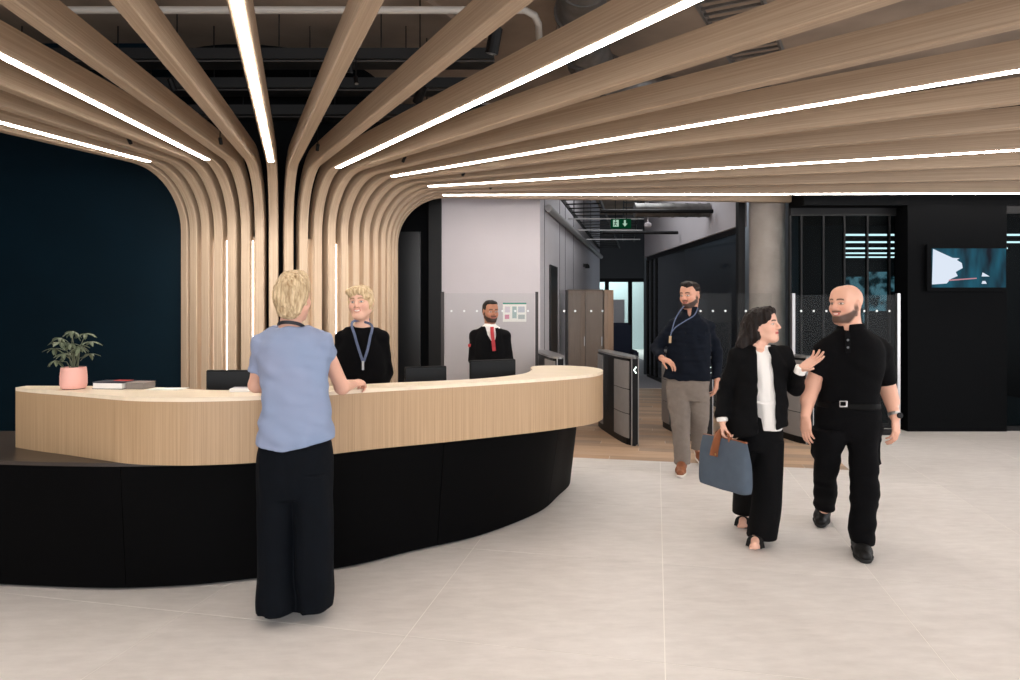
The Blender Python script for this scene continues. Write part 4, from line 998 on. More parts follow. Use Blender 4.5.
def shoe(parent, heel, toe, ankle, upper, sole, w=.045, h=.085, name='shoe', th=.028):
    """shoe from heel to toe; the sole follows the line between them, so a lifted heel tilts it"""
    heel, toe, ankle = np.array(heel, float), np.array(toe, float), np.array(ankle, float); d = nrm(toe - heel); t = nrm(np.cross(d, (0, 0, 1))); u = np.cross(t, d)
    ball = heel + (toe - heel) * .68
    up = [rc(heel + d * w + u * .052, ball + u * .045, w * .86, w * .95, .02), rc(ball + u * .043, toe - d * w * .8 + u * .036, w * .95, w * .72, .02),
          rc(heel + d * .055 + u * .055, ankle, .042, .046, .03), rc(ball + u * .055, heel + d * .09 + u * h, .035, .035, .03), plane(heel + u * .022, -u), plane(ankle + V(0, 0, .01), (0, 0, 1))]
    o = solid(name, up, upper, parent, .006)
    so = [rc(heel + d * w + u * .03, ball + u * .03, w * .98, w * 1.06, .02), rc(ball + u * .03, toe - d * w * .75 + u * .03, w * 1.06, w * .84, .02), plane(heel + u * .001, -u), plane(heel + u * th, u)]
    solid('sole', so, sole, o, .006); return o
def strap(name, pts, w, th, m, parent, n=8, nrm_hint=None):
    """flat ribbon through points"""
    C_ = catmull(pts, n); vs, fs = [], []
    for i, p in enumerate(C_):
        t = nrm(np.array(C_[min(i + 1, len(C_) - 1)]) - np.array(C_[max(i - 1, 0)])); hn = np.array(nrm_hint if nrm_hint is not None else (0, -1, 0), float)
        sd = nrm(np.cross(t, hn)) * w / 2; nn = nrm(np.cross(sd, t)) * th / 2
        for a, b in ((1, 1), (-1, 1), (-1, -1), (1, -1)): vs.append(p + sd * a + nn * b)
    for i in range(len(C_) - 1):
        for k in range(4): fs.append((i * 4 + k, i * 4 + (k + 1) % 4, i * 4 + 4 + (k + 1) % 4, i * 4 + 4 + k))
    e = (len(C_) - 1) * 4; fs += [(3, 2, 1, 0), (e, e + 1, e + 2, e + 3)]
    return MB().add(vs, fs).build(name, m, parent, smooth=True)

M_BLKCLOTH = mat('black_cloth', (8, 8, 10), .9, var=.2, vscale=40, bump=.3, bscale=400, spec=.1)
M_BLKWOOL = mat('black_suit_wool', (9, 9, 11), .85, var=.2, vscale=60, bump=.25, bscale=500, spec=.12)
M_NAVYTR = mat('navy_black_crepe', (4, 8, 15), .8, var=.15, vscale=20, bump=.2, bscale=200, spec=.12)
M_NAVY = mat('navy_shirt_cotton', (13, 19, 30), .85, var=.15, vscale=30, bump=.3, bscale=300, spec=.15)
M_TEE = mat('light_blue_jersey', (128, 144, 172), .8, var=.04, vscale=2.5, bump=.15, bscale=500, rgb2=(140, 148, 174), spec=.25)
M_GREYTR = mat('grey_chino', (122, 112, 104), .85, var=.06, vscale=30, bump=.3, bscale=300)
M_WHITECL = mat('white_blouse', (236, 232, 228), .7, bump=.15, bscale=200)
M_REDTIE = mat('red_tie', (178, 34, 44), .5, var=.1, vscale=60)
M_LANY = mat('blue_lanyard', (84, 96, 126), .6, var=.15, vscale=80)
M_LANYD = mat('dark_lanyard', (24, 26, 34), .6)
M_BLKLEATH = mat('black_leather', (8, 8, 8), .5, bump=.2, bscale=120, spec=.25)
M_BRLEATH = mat('brown_leather', (136, 80, 48), .5, var=.15, vscale=25, bump=.15, bscale=150)
M_RUBWHITE = mat('white_rubber', (225, 220, 212), .6)
M_RUBBLACK = mat('black_rubber', (12, 12, 12), .7)
def hair_mat(name, c1, c2, rough=.45):
    return mat(name, c1, rough, spec=.2, rgb2=c2, vscale=34, stretch=(2.2, 2.2, .55), bump=.7, bscale=60, bstretch=(3, 3, .5))
M_BLOND = hair_mat('blond_hair', (150, 122, 88), (226, 203, 166)); M_BLOND2 = hair_mat('light_blond_hair', (170, 138, 98), (236, 214, 176))
M_BRUN = hair_mat('dark_brown_hair', (14, 9, 8), (34, 23, 19)); M_BLKHAIR = hair_mat('black_hair', (12, 10, 10), (30, 26, 24))

# ------------------------------------------------------------------ customer at the desk, seen from behind
def customer():
    g = Fig(3.45, (-.15, .99), 'woman with short blond hair in light blue top and wide dark trousers at the desk'); J = g.J; o = g.root(295, 612)
    H = Head(J(293.5, 298), (.05, 1), 1.0)
    neck = J(290, 330)
    shL, shR = J(263, 341), J(321, 341); elL, elR = J(256, 385, .12), J(342, 387, .2); wrL, wrR = J(268, 390, .44), J(353, 384, .5)
    tor = g.loft([(291, 333, 0, 20, .07), (292, 345, 0, 29, .095), (294, 372, 0, 29, .11), (295, 410, 0, 28, .105), (295, 445, 0, 33, .12), (295, 480, 0, 32, .12)])
    pr = H.prims(neck, .05) + [rc(neck, J(291, 345), .055, .07), tor, rc(J(279, 337), shL, .02, .03, .02), rc(J(305, 336), shR, .022, .036, .02)]
    pr += g.arm([shL, elL, wrL], [.038, .037, .025]) + g.arm([shR, elR, wrR], [.041, .038, .026])
    pr += g.hand(wrR, J(366, 381, .62) - wrR, (-.3, .1, -1), -1, .95, 1.0, .02, .4, .8)
    pr += g.hand(wrL, J(290, 390, .62) - wrL, (.4, 0, -1), 1, .92, .5, .03)
    for x, kx in ((281, 279), (310, 312)): pr += [rc(J(x, 470), J(kx, 540), .075, .055), rc(J(kx, 540), J(kx, 598), .05, .035)]
    g.body(H, pr, H.colour((222, 172, 150), (186, 100, 92), (150, 120, 90)))
    # hair: fuller crown, tapering to the nape
    w = H.w; S = H.s
    hp = [el(w(0, -.016, .048), (.083, .100, .086), H.R, .02), el(w(0, -.055, -.01), (.074, .062, .085), H.R, .03), el(w(0, -.062, -.062), (.052, .036, .042), H.R, .03),
          el(w(-.05, -.01, .0), (.033, .05, .05), H.R, .02), el(w(.05, -.01, .01), (.033, .05, .045), H.R, .02), el(w(.01, .03, .10), (.06, .06, .04), H.R, .03),
          el(w(.085, .008, -.018), (.03, .028, .03), H.R, .01, '-'), plane(w(0, .045, 0), -H.R[1] * -1 + H.R[2] * -.9), folds(.006, 70, 3, (1.6, 1.6, .35))]
    solid('hair', hp, M_BLOND, o, .0045)
    # top
    tee = [g.loft([(292, 328, 0, 17, .075), (293, 336, 0, 27, .105), (294, 350, 0, 33, .128), (294, 375, 0, 33, .135), (295, 405, 0, 33, .14), (296, 432, 0, 37, .15), (296, 449, 0, 38, .155)], .02),
           rc(J(280, 333), J(263, 343), .042, .058, .03), rc(J(305, 333), J(321, 343), .042, .058, .03), cone(J(265, 340), J(259, 370, .04), .058, .052, .03), cone(J(319, 340), J(328.5, 358, .06), .06, .058, .03),
           el(J(292, 321), (.08, .085, .046), None, .01, '-'), folds(.008, 15, 5, (1, 1, 1)), folds(.005, 34, 8, (.6, .6, 1.3))]
    cut = g.J(296, 449); tee.append(plane(J(257, 441), (-.16, 0, -1))); tee.append(plane(J(335, 438), (.2, 0, -1)))
    solid('top', tee, M_TEE, o, .006)
    tr = [g.loft([(296, 436, 0, 33, .125), (296, 455, 0, 36, .135), (296, 480, 0, 36, .135), (296, 495, 0, 35, .12)], .02),
          g.loft([(280, 470, 0, 19, .13), (278, 520, 0, 19, .125), (278, 570, 0, 19, .13), (277.5, 594, -.02, 20.5, .135), (277, 607, -.02, 20, .135)], .012),
          g.loft([(312, 470, 0, 19, .13), (315, 520, 0, 18.5, .125), (315, 570, 0, 18.5, .13), (316, 590, .02, 18.5, .135), (315.5, 604, .02, 17.5, .135)], .012), folds(.006, 22, 11, (1.4, 1.4, .18))]
    solid('trousers', tr, M_NAVYTR, o, .007)
    shoe(o, g.floor_pt(280, 619) + V(0, 0, 0), g.floor_pt(283, 592), g.floor_pt(280, 612) + V(0, .03, .13), M_BLKLEATH, M_RUBBLACK, .036, .08)
    shoe(o, g.floor_pt(312, 606), g.floor_pt(322, 583), g.floor_pt(313, 600) + V(0, .03, .13), M_BLKLEATH, M_RUBBLACK, .036, .08)
    # lanyard round the neck
    ln = strap('lanyard', [w(-.062, .02, -.165), w(-.064, -.03, -.135), w(-.03, -.075, -.122), w(.02, -.08, -.122), w(.056, -.045, -.135), w(.062, .015, -.16)], .017, .003, M_LANYD, o, 6, -H.R[1])
customer()

# ------------------------------------------------------------------ receptionist with a lanyard
def receptionist():
    g = Fig(4.8, (.0, -1), 'smiling receptionist with blond pixie hair in black top and blue lanyard behind desk'); J = g.J; o = g.root(362, 530)
    H = Head(J(361, 303), (-.1, -.99), 1.0, .02, -.06, smile=1)
    neck = J(362, 329)
    shL, shR = J(381, 338), J(343, 338); elL, elR = J(387, 372, .06), J(336, 372, .02); wrL, wrR = J(378, 398, -.12), J(350, 394, -.22)
    pr = H.prims(neck, .047) + [rc(neck, J(362, 345), .052, .07), g.loft([(362, 331, 0, 15, .07), (362, 345, 0, 22, .095), (362, 370, 0, 21, .1), (362, 400, 0, 20, .1), (362, 430, 0, 23, .115)]),
          rc(J(352, 334), shR, .022, .036, .02), rc(J(372, 334), shL, .022, .036, .02)]
    pr += g.arm([shL, elL, wrL], [.042, .036, .024]) + g.arm([shR, elR, wrR], [.042, .036, .024])
    pr += g.hand(wrL, (-.5, -.8, -.1), (0, .2, -1), -1, .92, .3) + g.hand(wrR, (.3, -.9, -.1), (0, .2, -1), 1, .92, .3)
    for x in (352, 372): pr += [rc(J(x, 425), J(x, 478), .075, .05), rc(J(x, 478), J(x, 522), .05, .035)]
    g.body(H, pr, H.colour((226, 180, 158), (196, 96, 92), (150, 118, 84), iris=(80, 100, 110)))
    w = H.w
    hp = [el(w(0, -.02, .045), (.082, .098, .084), H.R, .02), el(w(0, -.05, -.02), (.072, .06, .08), H.R, .03),
          el(w(.03, .055, .078), (.058, .046, .034), H.R, .02), el(w(-.012, .070, .080), (.052, .042, .030), H.R, .02), el(w(.035, .072, .052), (.03, .028, .024), H.R, .02), el(w(-.045, .05, .055), (.034, .045, .046), H.R, .02), el(w(-.068, .012, .005), (.020, .034, .055), H.R, .02), el(w(.07, .01, .012), (.017, .03, .05), H.R, .015),
          el(w(.002, .108, -.022), (.060, .062, .062), H.R, .012, '-'), folds(.005, 75, 4, (1.6, 1.6, .5))]
    solid('hair', hp, M_BLOND2, o, .0045)
    top = [g.loft([(362, 327, 0, 17, .08), (362, 335, 0, 19.5, .105), (362, 352, 0, 24, .118), (362, 375, 0, 25, .118), (362, 400, 0, 25, .12), (362, 432, 0, 27, .13)], .02),
           rc(J(353, 331), shR, .03, .054, .03), rc(J(371, 331), shL, .03, .054, .03), rc(shL, elL, .054, .046, .025), cone(elL, wrL, .046, .034, .02), rc(shR, elR, .054, .046, .025), cone(elR, wrR, .046, .034, .02),
           el(J(362, 320.5, -.03), (.082, .11, .056), None, .008, '-'), folds(.005, 18, 7), folds(.003, 40, 2, (.6, .6, 1.2))]
    solid('top', top, M_BLKCLOTH, o, .006)
    tr = [g.loft([(362, 424, 0, 24, .12), (362, 445, 0, 25, .13), (362, 462, 0, 24, .11)]), g.loft([(352, 450, 0, 13, .1), (352, 490, 0, 11, .085), (352, 524, 0, 10, .085)]), g.loft([(372, 450, 0, 13, .1), (372, 490, 0, 11, .085), (372, 524, 0, 10, .085)])]
    solid('trousers', tr, M_BLKCLOTH, o, .01)
    for x in (352, 372): shoe(o, (J(x, 500)[0], 4.86, 0), (J(x, 500)[0] - .03, 4.62, 0), (J(x, 500)[0], 4.82, .12), M_BLKLEATH, M_RUBBLACK, .036)
    a = [w(-.05, -.03, -.12), J(352.5, 322, -.10), J(355, 336, -.135), J(359, 350, -.14), J(363, 362, -.14)]
    b = [w(.05, -.03, -.12), J(371.5, 325, -.10), J(370, 338, -.135), J(367.5, 350, -.14), J(363.5, 362, -.14)]
    l = strap('lanyard', a, .017, .003, M_LANY, o, 6); strap('lanyard', b, .017, .003, M_LANY, o, 6)
    strap('badge_clip', [J(363, 361, -.145), J(363, 370, -.148)], .014, .005, M_STEEL, o, 2)
receptionist()

# ------------------------------------------------------------------ receptionist in a suit
def suit_man():
    g = Fig(7.1, (.12, -.99), 'bearded man in black suit, white shirt and red tie standing behind a monitor'); J = g.J; o = g.root(491, 456)
    H = Head(J(490.5, 312), (.38, -.92), .96, -.03, 0, True)
    neck = J(490, 328)
    shL, shR = J(504.5, 336), J(475.5, 336); elL, elR = J(508.5, 359, -.02), J(473, 359, -.02); wrL, wrR = J(499, 374, -.24), J(484, 374, -.24)
    pr = H.prims(neck, .056) + [rc(neck, J(490, 336), .056, .065), g.loft([(490, 331, 0, 7, .07), (490, 339, 0, 13, .1), (491, 355, 0, 14, .11), (491, 375, 0, 15, .105), (491, 392, 0, 16, .11)]), rc(J(484, 334), shR, .022, .04, .02), rc(J(497, 334), shL, .022, .04, .02)]
    pr += g.arm([shL, elL, wrL], [.05, .043, .028]) + g.arm([shR, elR, wrR], [.05, .043, .028])
    pr += g.hand(wrL, (-.6, -.5, -.25), (-.3, .6, -.7), -1, .98, .4) + g.hand(wrR, (.6, -.5, -.25), (.3, .6, -.7), 1, .98, .4)
    for x in (484, 498): pr += [rc(J(x, 390), J(x, 425), .085, .06), rc(J(x, 425), J(x, 452), .055, .04)]
    g.body(H, pr, H.colour((176, 122, 96), (150, 84, 76), (22, 16, 14), (24, 17, 15), .93), .01)
    w = H.w
    hp = [el(w(0, -.018, .05), (.078, .095, .076), H.R, .02), el(w(0, -.06, .0), (.068, .045, .065), H.R, .03), el(w(0, .04, .098), (.058, .05, .026), H.R, .02),
          el(w(0, .115, .0), (.09, .075, .075), H.R, .01, '-'), folds(.003, 80, 5)]
    solid('hair', hp, M_BLKHAIR, o, .005)
    jk = [g.loft([(490, 326.5, 0, 8, .085), (490, 330, 0, 11.5, .10), (490, 337, 0, 16.5, .125), (490.5, 352, 0, 17.5, .14), (491, 368, 0, 17, .13), (491, 385, 0, 19, .135), (491, 398, 0, 20, .14)], .02),
          rc(J(485, 330), shR, .034, .06, .03), rc(J(496, 330), shL, .034, .06, .03), rc(shL, elL, .06, .05, .03), cone(elL, wrL, .05, .042, .02), rc(shR, elR, .06, .05, .03), cone(elR, wrR, .054, .042, .02)]
    jk += [sector([(483.3, 318), (496.5, 318), (496.3, 336), (494.6, 347), (493.8, 347), (488, 336)], 5, 7.13), folds(.004, 22, 3)]
    solid('suit_jacket', jk, M_BLKWOOL, o, .007)
    sh = [g.loft([(490, 325, 0, 6.5, .072), (490.5, 330, 0, 12, .088), (490.5, 338, 0, 14.5, .112), (491, 352, 0, 15, .126), (491, 372, 0, 15, .115)], .02), cone(J(490.2, 323.5), J(490, 330), .06, .07, .01)]
    shirt = solid('shirt', sh, M_WHITECL, o, .007)
    tie = strap('tie', [J(492, 327, -.088), J(492.2, 333, -.125), J(493.2, 341, -.148), J(494.2, 351, -.150)], .036, .008, M_REDTIE, o, 5)
    for s_, q in ((-1, [(483.6, 328), (485.8, 335), (493.2, 347)]), (1, [(496.8, 328), (497.6, 336), (494.6, 347)])):
        strap('lapel', [J(q[0][0], q[0][1], -.09), J(q[1][0], q[1][1], -.135), J(q[2][0], q[2][1], -.148)], .034, .008, M_BLKWOOL, o, 5)
    tr = [g.loft([(491, 388, 0, 17, .115), (491, 405, 0, 17, .12), (491, 412, 0, 16, .1)]), g.loft([(484, 405, 0, 9, .1), (484, 430, 0, 8, .09), (484, 454, 0, 7.5, .085)]), g.loft([(498, 405, 0, 9, .1), (498, 430, 0, 8, .09), (498, 454, 0, 7.5, .085)])]
    solid('trousers', tr, M_BLKWOOL, o, .012)
    for x in (484, 498): shoe(o, (J(x, 500)[0], 7.18, 0), (J(x, 500)[0], 6.9, 0), (J(x, 500)[0], 7.14, .12), M_BLKLEATH, M_RUBBLACK, .04)
    # small red badge on the sleeve
    q = J(469.3, 344, -.05); strap('sleeve_badge', [q, q + V(.004, 0, -.03)], .03, .004, mat('badge_red', (190, 40, 40), .6), o, 2)
suit_man()

# ------------------------------------------------------------------ man in a navy shirt
def navy_man():
    g = Fig(6.55, (-.33, -.94), 'dark-haired man in navy shirt, grey trousers and brown shoes walking out of the gates'); J = g.J; o = g.root(690, 470)
    H = Head(J(690.3, 295.5), (-.74, -.67), 1.06, -.08, 0, True)
    neck = J(690, 314)
    shR, shL = J(672.5, 327), J(707.5, 327); elR, elL = J(656.5, 348, .06), J(717, 352, .04); wrR, wrL = J(661.5, 358, -.16), J(717, 379, -.06)
    pr = H.prims(neck, .057) + [rc(neck, J(690, 324), .058, .065), g.loft([(690, 319, 0, 8, .075), (690, 328, 0, 15, .1), (690, 345, 0, 19, .115), (689, 365, 0, 18, .11), (688, 385, 0, 18, .115)]), rc(J(683, 321), shR, .022, .04, .02), rc(J(697, 321), shL, .022, .04, .02)]
    pr += g.arm([shR, elR, wrR], [.052, .044, .029]) + g.arm([shL, elL, wrL], [.052, .044, .029])
    pr += g.hand(wrR, J(672.5, 363, -.24) - wrR, (.0, .35, -.9), 1, 1.0, .45, .06, .4) + g.hand(wrL, (-.12, -.12, -1), (-.75, .5, 0), -1, 1.0, .45, .03)
    pr += [rc(J(680, 385), J(681, 421, -.08), .08, .055), rc(J(681, 421, -.08), J(682, 460, -.02), .05, .035), rc(J(699, 385), J(699.5, 420, -.02), .08, .055), rc(J(699.5, 420, -.02), J(699, 448, .26), .05, .035)]
    g.body(H, pr, H.colour((204, 150, 126), (168, 98, 88), (24, 17, 14), (30, 20, 17), .95))
    w = H.w
    hp = [el(w(0, -.018, .05), (.082, .097, .082), H.R, .02), el(w(0, -.06, -.005), (.07, .045, .07), H.R, .03), el(w(0, .045, .102), (.062, .05, .032), H.R, .02), el(w(-.02, .07, .10), (.03, .03, .025), H.R, .02),
          el(w(0, .12, -.004), (.088, .075, .082), H.R, .01, '-'), el(w(.075, .0, -.03), (.03, .03, .03), H.R, .01, '-'), el(w(-.075, .0, -.03), (.03, .03, .03), H.R, .01, '-'), folds(.005, 75, 6)]
    solid('hair', hp, M_BRUN, o, .005)
    sh = [g.loft([(690, 311, .0, 7.5, .078), (690, 316, 0, 10.5, .095), (690, 326, 0, 18.5, .12), (689.5, 345, 0, 21, .135), (688, 362, 0, 21.5, .135), (686.5, 380, 0, 22.5, .142)], .02),
          rc(J(682, 318), shR, .035, .062, .03), rc(J(698, 318), shL, .035, .062, .03), rc(shR, elR, .062, .056, .03), cone(elR, wrR, .056, .042, .02), rc(shL, elL, .062, .055, .03), cone(elL, wrL, .055, .042, .02),
          sector([(686.8, 305), (692.5, 305), (690.5, 316.5), (688.6, 316.5)], 5, 6.55), plane(J(664, 377), (-.25, 0, -1)), folds(.007, 18, 9), folds(.005, 38, 4, (.7, .7, 1.2))]
    solid('shirt', sh, M_NAVY, o, .0065)
    col = [cone(J(690, 306.5), J(690, 315), .068, .082, .01), sector([(686.5, 300), (693, 300), (690.5, 317), (688, 317)], 5, 6.55), sector([(670, 290), (710, 290), (706, 304.5), (676, 304.5)], 5, 8)]
    solid('collar', col, M_NAVY, o, .006)
    for y in (322, 333, 345, 357): MB().tube([J(685.5, y, -.148), J(685.5, y, -.158)], .006, 8).build('button', M_BLKMET, o)
    tr = [g.loft([(687.5, 374, 0, 20.5, .125), (687, 388, 0, 21, .135), (687.5, 400, 0, 20, .12)], .02),
          g.loft([(677.5, 388, 0, 11.3, .12), (679, 405, -.03, 10.8, .11), (680.5, 422, -.06, 9.3, .095), (681.5, 440, -.04, 8.6, .09), (682.5, 463, -.01, 7.8, .085)], .015),
          g.loft([(697, 388, 0, 11.3, .12), (698.5, 405, -.01, 10.5, .11), (699, 421, 0, 9, .095), (698.7, 436, .13, 8, .09), (698.5, 449, .26, 7.2, .08)], .015), folds(.005, 26, 10, (.8, .8, 1)), folds(.003, 55, 12, (.5, .5, 1.4))]
    solid('trousers', tr, M_GREYTR, o, .0065)
    f1, f2 = g.floor_pt(682, 470), g.floor_pt(680, 478.5)
    shoe(o, f1, f2, f1 + V(0, -.06, .12), M_BRLEATH, M_RUBWHITE, .047)
    r1, r2 = g.floor_pt(699.5, 458.5) + V(-.02, 0, .085), g.floor_pt(702, 465); 
    shoe(o, r1, r2, J(698.7, 447, .27), M_BRLEATH, M_RUBWHITE, .047)
    strap('lanyard', [J(684, 306, -.06), J(679, 312.5, -.12), J(675, 320, -.14), J(671.5, 332, -.15), J(670.3, 337, -.155)], .010, .003, M_LANY, o, 6)
    strap('lanyard', [J(698, 308, -.05), J(694, 315.5, -.13), J(685, 321, -.152), J(676, 327, -.156), J(671, 333, -.156)], .010, .003, M_LANY, o, 6)
    strap('badge', [J(670.3, 336, -.158), J(670, 343, -.158)], .022, .005, mat('brass_badge', (190, 160, 120), .4), o, 2)
    strap('pocket', [J(699, 326, -.128), J(699, 339, -.142)], .11, .004, M_NAVY, o, 2)
navy_man()

# ------------------------------------------------------------------ woman in a black suit with a bag
def suit_woman():
    g = Fig(4.5, (.02, -1), 'long-haired woman in black trouser suit and white blouse gesturing with open palm'); J = g.J; o = g.root(757, 545)
    H = Head(J(763, 326.5), (.72, -.69), .94, .16, 0, smile=0)
    neck = J(758.5, 347)
    shR, shL = J(738, 356), J(783, 355); elR, elL = J(725.5, 393, .06), J(796, 388, .0); wrR, wrL = J(722.5, 421, -.04), J(799.5, 369.5, -.16)
    pr = H.prims(neck, .047) + [rc(neck, J(760, 360), .052, .075), g.loft([(760, 350, 0, 12, .06), (761, 362, 0, 17, .075), (761, 385, 0, 16, .075), (761, 410, 0, 15, .075), (761, 435, 0, 18, .09)]), rc(J(750, 355), shR, .02, .036, .02), rc(J(771, 355), shL, .02, .036, .02)]
    pr += g.arm([shR, elR, wrR], [.042, .036, .024]) + g.arm([shL, elL, wrL], [.042, .036, .024])
    pr += g.hand(wrR, (-.02, -.1, -1), (.9, -.3, 0), -1, .92, 1.0, .02, .4, .8, None)
    pr += g.hand(wrL, J(816, 359, -.22) - wrL, (-.3, -.6, .72), -1, 1.0, .16, .08, .9, .1, (.16, .2, .26, .34))
    pr += [rc(J(752, 440), J(748, 472, .12), .065, .045), rc(J(748, 472, .12), J(744, 514, .42), .04, .03), rc(J(771, 440), J(766, 485, -.06), .07, .05), rc(J(766, 485, -.06), J(757, 538, .0), .045, .03)]
    # feet in the sandals: ankle to toes
    fa, ft = g.floor_pt(757, 541), g.floor_pt(754, 555); ra, rt = g.floor_pt(744, 522), g.floor_pt(742, 533)
    for a, t, ak in ((fa, ft, J(757, 536)), (ra, rt, J(744, 513, .42))):
        dd = nrm(t - a); sd = np.cross(dd, (0, 0, 1)); pr += [rc(a + V(0, 0, .10), t - dd * .05 + V(0, 0, .045), .028, .026, .02), rc(ak, a + V(0, 0, .09), .032, .03, .02)]
        for i in range(5): pr.append(rc(t - dd * (.06 + .004 * i) + sd * (.024 - .012 * i) + V(0, 0, .036), t - dd * (.022 + .007 * i) + sd * (.026 - .013 * i) + V(0, 0, .032), .0085, .0075, .004))
        g.fine.append((np.minimum(a, t) - .05, np.maximum(a, t) + V(.05, .05, .08), .005))
    g.body(H, pr, H.colour((226, 178, 156), (190, 84, 80), (40, 28, 24)))
    w = H.w
    hp = [el(w(0, -.022, .045), (.088, .104, .088), H.R, .02), el(w(0, -.065, -.05), (.08, .062, .11), H.R, .03), el(w(.068, -.03, -.02), (.024, .045, .075), H.R, .02), rc(w(.02, -.085, .0), J(742, 341, .04), .062, .03, .04), rc(w(.045, -.07, -.05), J(742, 348, .0), .045, .032, .03), rc(w(-.03, -.08, -.05), J(752, 350, .09), .05, .035, .03), rc(J(744, 336, .02), J(737, 345, -.01), .034, .014, .02),
          el(w(0, .04, .098), (.066, .055, .034), H.R, .02), el(w(.05, .05, .07), (.03, .04, .04), H.R, .02), el(w(0, .128, -.02), (.075, .082, .085), H.R, .01, '-'), el(w(.09, .035, -.035), (.04, .032, .05), H.R, .012, '-'), folds(.005, 60, 8, (1.5, 1.5, .5))]
    solid('hair', hp, M_BRUN, o, .0045)
    jk = [g.loft([(760, 346, 0, 14, .075), (760, 351, 0, 20, .09), (760.5, 361, 0, 26, .118), (760, 385, 0, 25.5, .138), (758.5, 405, 0, 27, .146), (757, 422, -.01, 30, .152), (757, 446, -.01, 31, .155)], .02),
          rc(J(748, 351), shR, .045, .06, .03), rc(J(773, 351), shL, .045, .06, .03), rc(shR, elR, .062, .053, .03), cone(elR, J(722, 418, -.03), .054, .046, .02), rc(shL, elL, .06, .05, .03), cone(elL, J(798.5, 372, -.15), .05, .04, .02),
          sector([(754.5, 338), (763.5, 338), (771, 355), (775, 385), (776.5, 450), (757.5, 450), (757, 400), (755, 360)], 3, 4.5), plane(J(718, 432), (-.5, 0, -1)), plane(J(790, 421), (.25, 0, -1)), folds(.005, 16, 21), folds(.003, 34, 22, (.8, .8, 1.2))]
    solid('jacket', jk, M_BLKWOOL, o, .0065)
    bl = [g.loft([(760.5, 345, 0, 9, .06), (761, 352, 0, 16, .076), (762, 362, 0, 18.5, .104), (764, 385, 0, 19, .116), (765, 400, 0, 18.5, .116), (766, 404, 0, 17, .124), (766.5, 428, -.01, 13, .124)], .01), el(J(759.5, 341, -.05), (.042, .07, .075), None, .008, '-'), folds(.004, 30, 14, (1.3, 1.3, .3))]
    solid('blouse', bl, M_WHITECL, o, .0065)
    strap('blouse_seam', [J(756.5, 402, -.118), J(766, 403.5, -.13), J(776.5, 402, -.118)], .012, .006, M_WHITECL, o, 5)
    cone_c = [cone(J(799.2, 373.5, -.145), J(801.5, 366.5, -.165), .036, .036, .005)]
    solid('shirt_cuff', cone_c, M_WHITECL, o, .005); solid('shirt_cuff', [cone(J(722, 417, -.03), J(722.5, 421.5, -.035), .037, .036, .005)], M_WHITECL, o, .005)
    tr = [g.loft([(761, 415, 0, 19, .1), (761, 430, 0, 21, .115), (761, 450, 0, 21, .11)], .02),
          g.loft([(768, 440, -.01, 14.5, .11), (768, 470, -.05, 13.5, .1), (766.5, 500, -.05, 13.5, .1), (763, 525, -.02, 14, .105), (761, 537, -.0, 14, .105)], .012, p=2.2),
          g.loft([(752, 440, 0, 14, .11), (748, 470, .1, 13.5, .1), (746, 495, .28, 12.5, .1), (745, 513, .42, 12, .1)], .012, p=2.2), folds(.004, 22, 31, (1.3, 1.3, .25))]
    solid('trousers', tr, M_BLKWOOL, o, .007)
    for a, t in ((fa, ft), (ra, rt)):
        dd = nrm(t - a); sd = np.cross(dd, (0, 0, 1))
        so = [rc(a - dd * .02 + V(0, 0, .03), a + (t - a) * .55 + V(0, 0, .02), .03, .042, .02), rc(a + (t - a) * .55 + V(0, 0, .02), t - dd * .03 + V(0, 0, .02), .042, .036, .02), rc(a - dd * .01 + V(0, 0, .06), a + dd * .02, .026, .03, .01), plane(V(0, 0, .001), (0, 0, -1)), plane(a + V(0, 0, .075), V(*(dd * .42)[:2], 1)) , sector([(0, 0), (1020, 0), (1020, 680), (0, 680)], 0, .1)]
        s_ = solid('sandal', so, M_BLKLEATH, o, .006)
        q = a + (t - a) * .62 + V(0, 0, .03)
        strap('sandal_strap', [q - sd * .042 - V(0, 0, .015), q - sd * .03 + V(0, 0, .032), q + V(0, 0, .042), q + sd * .03 + V(0, 0, .032), q + sd * .042 - V(0, 0, .015)], .035, .006, M_BLKLEATH, s_, 5, -dd)
suit_woman()

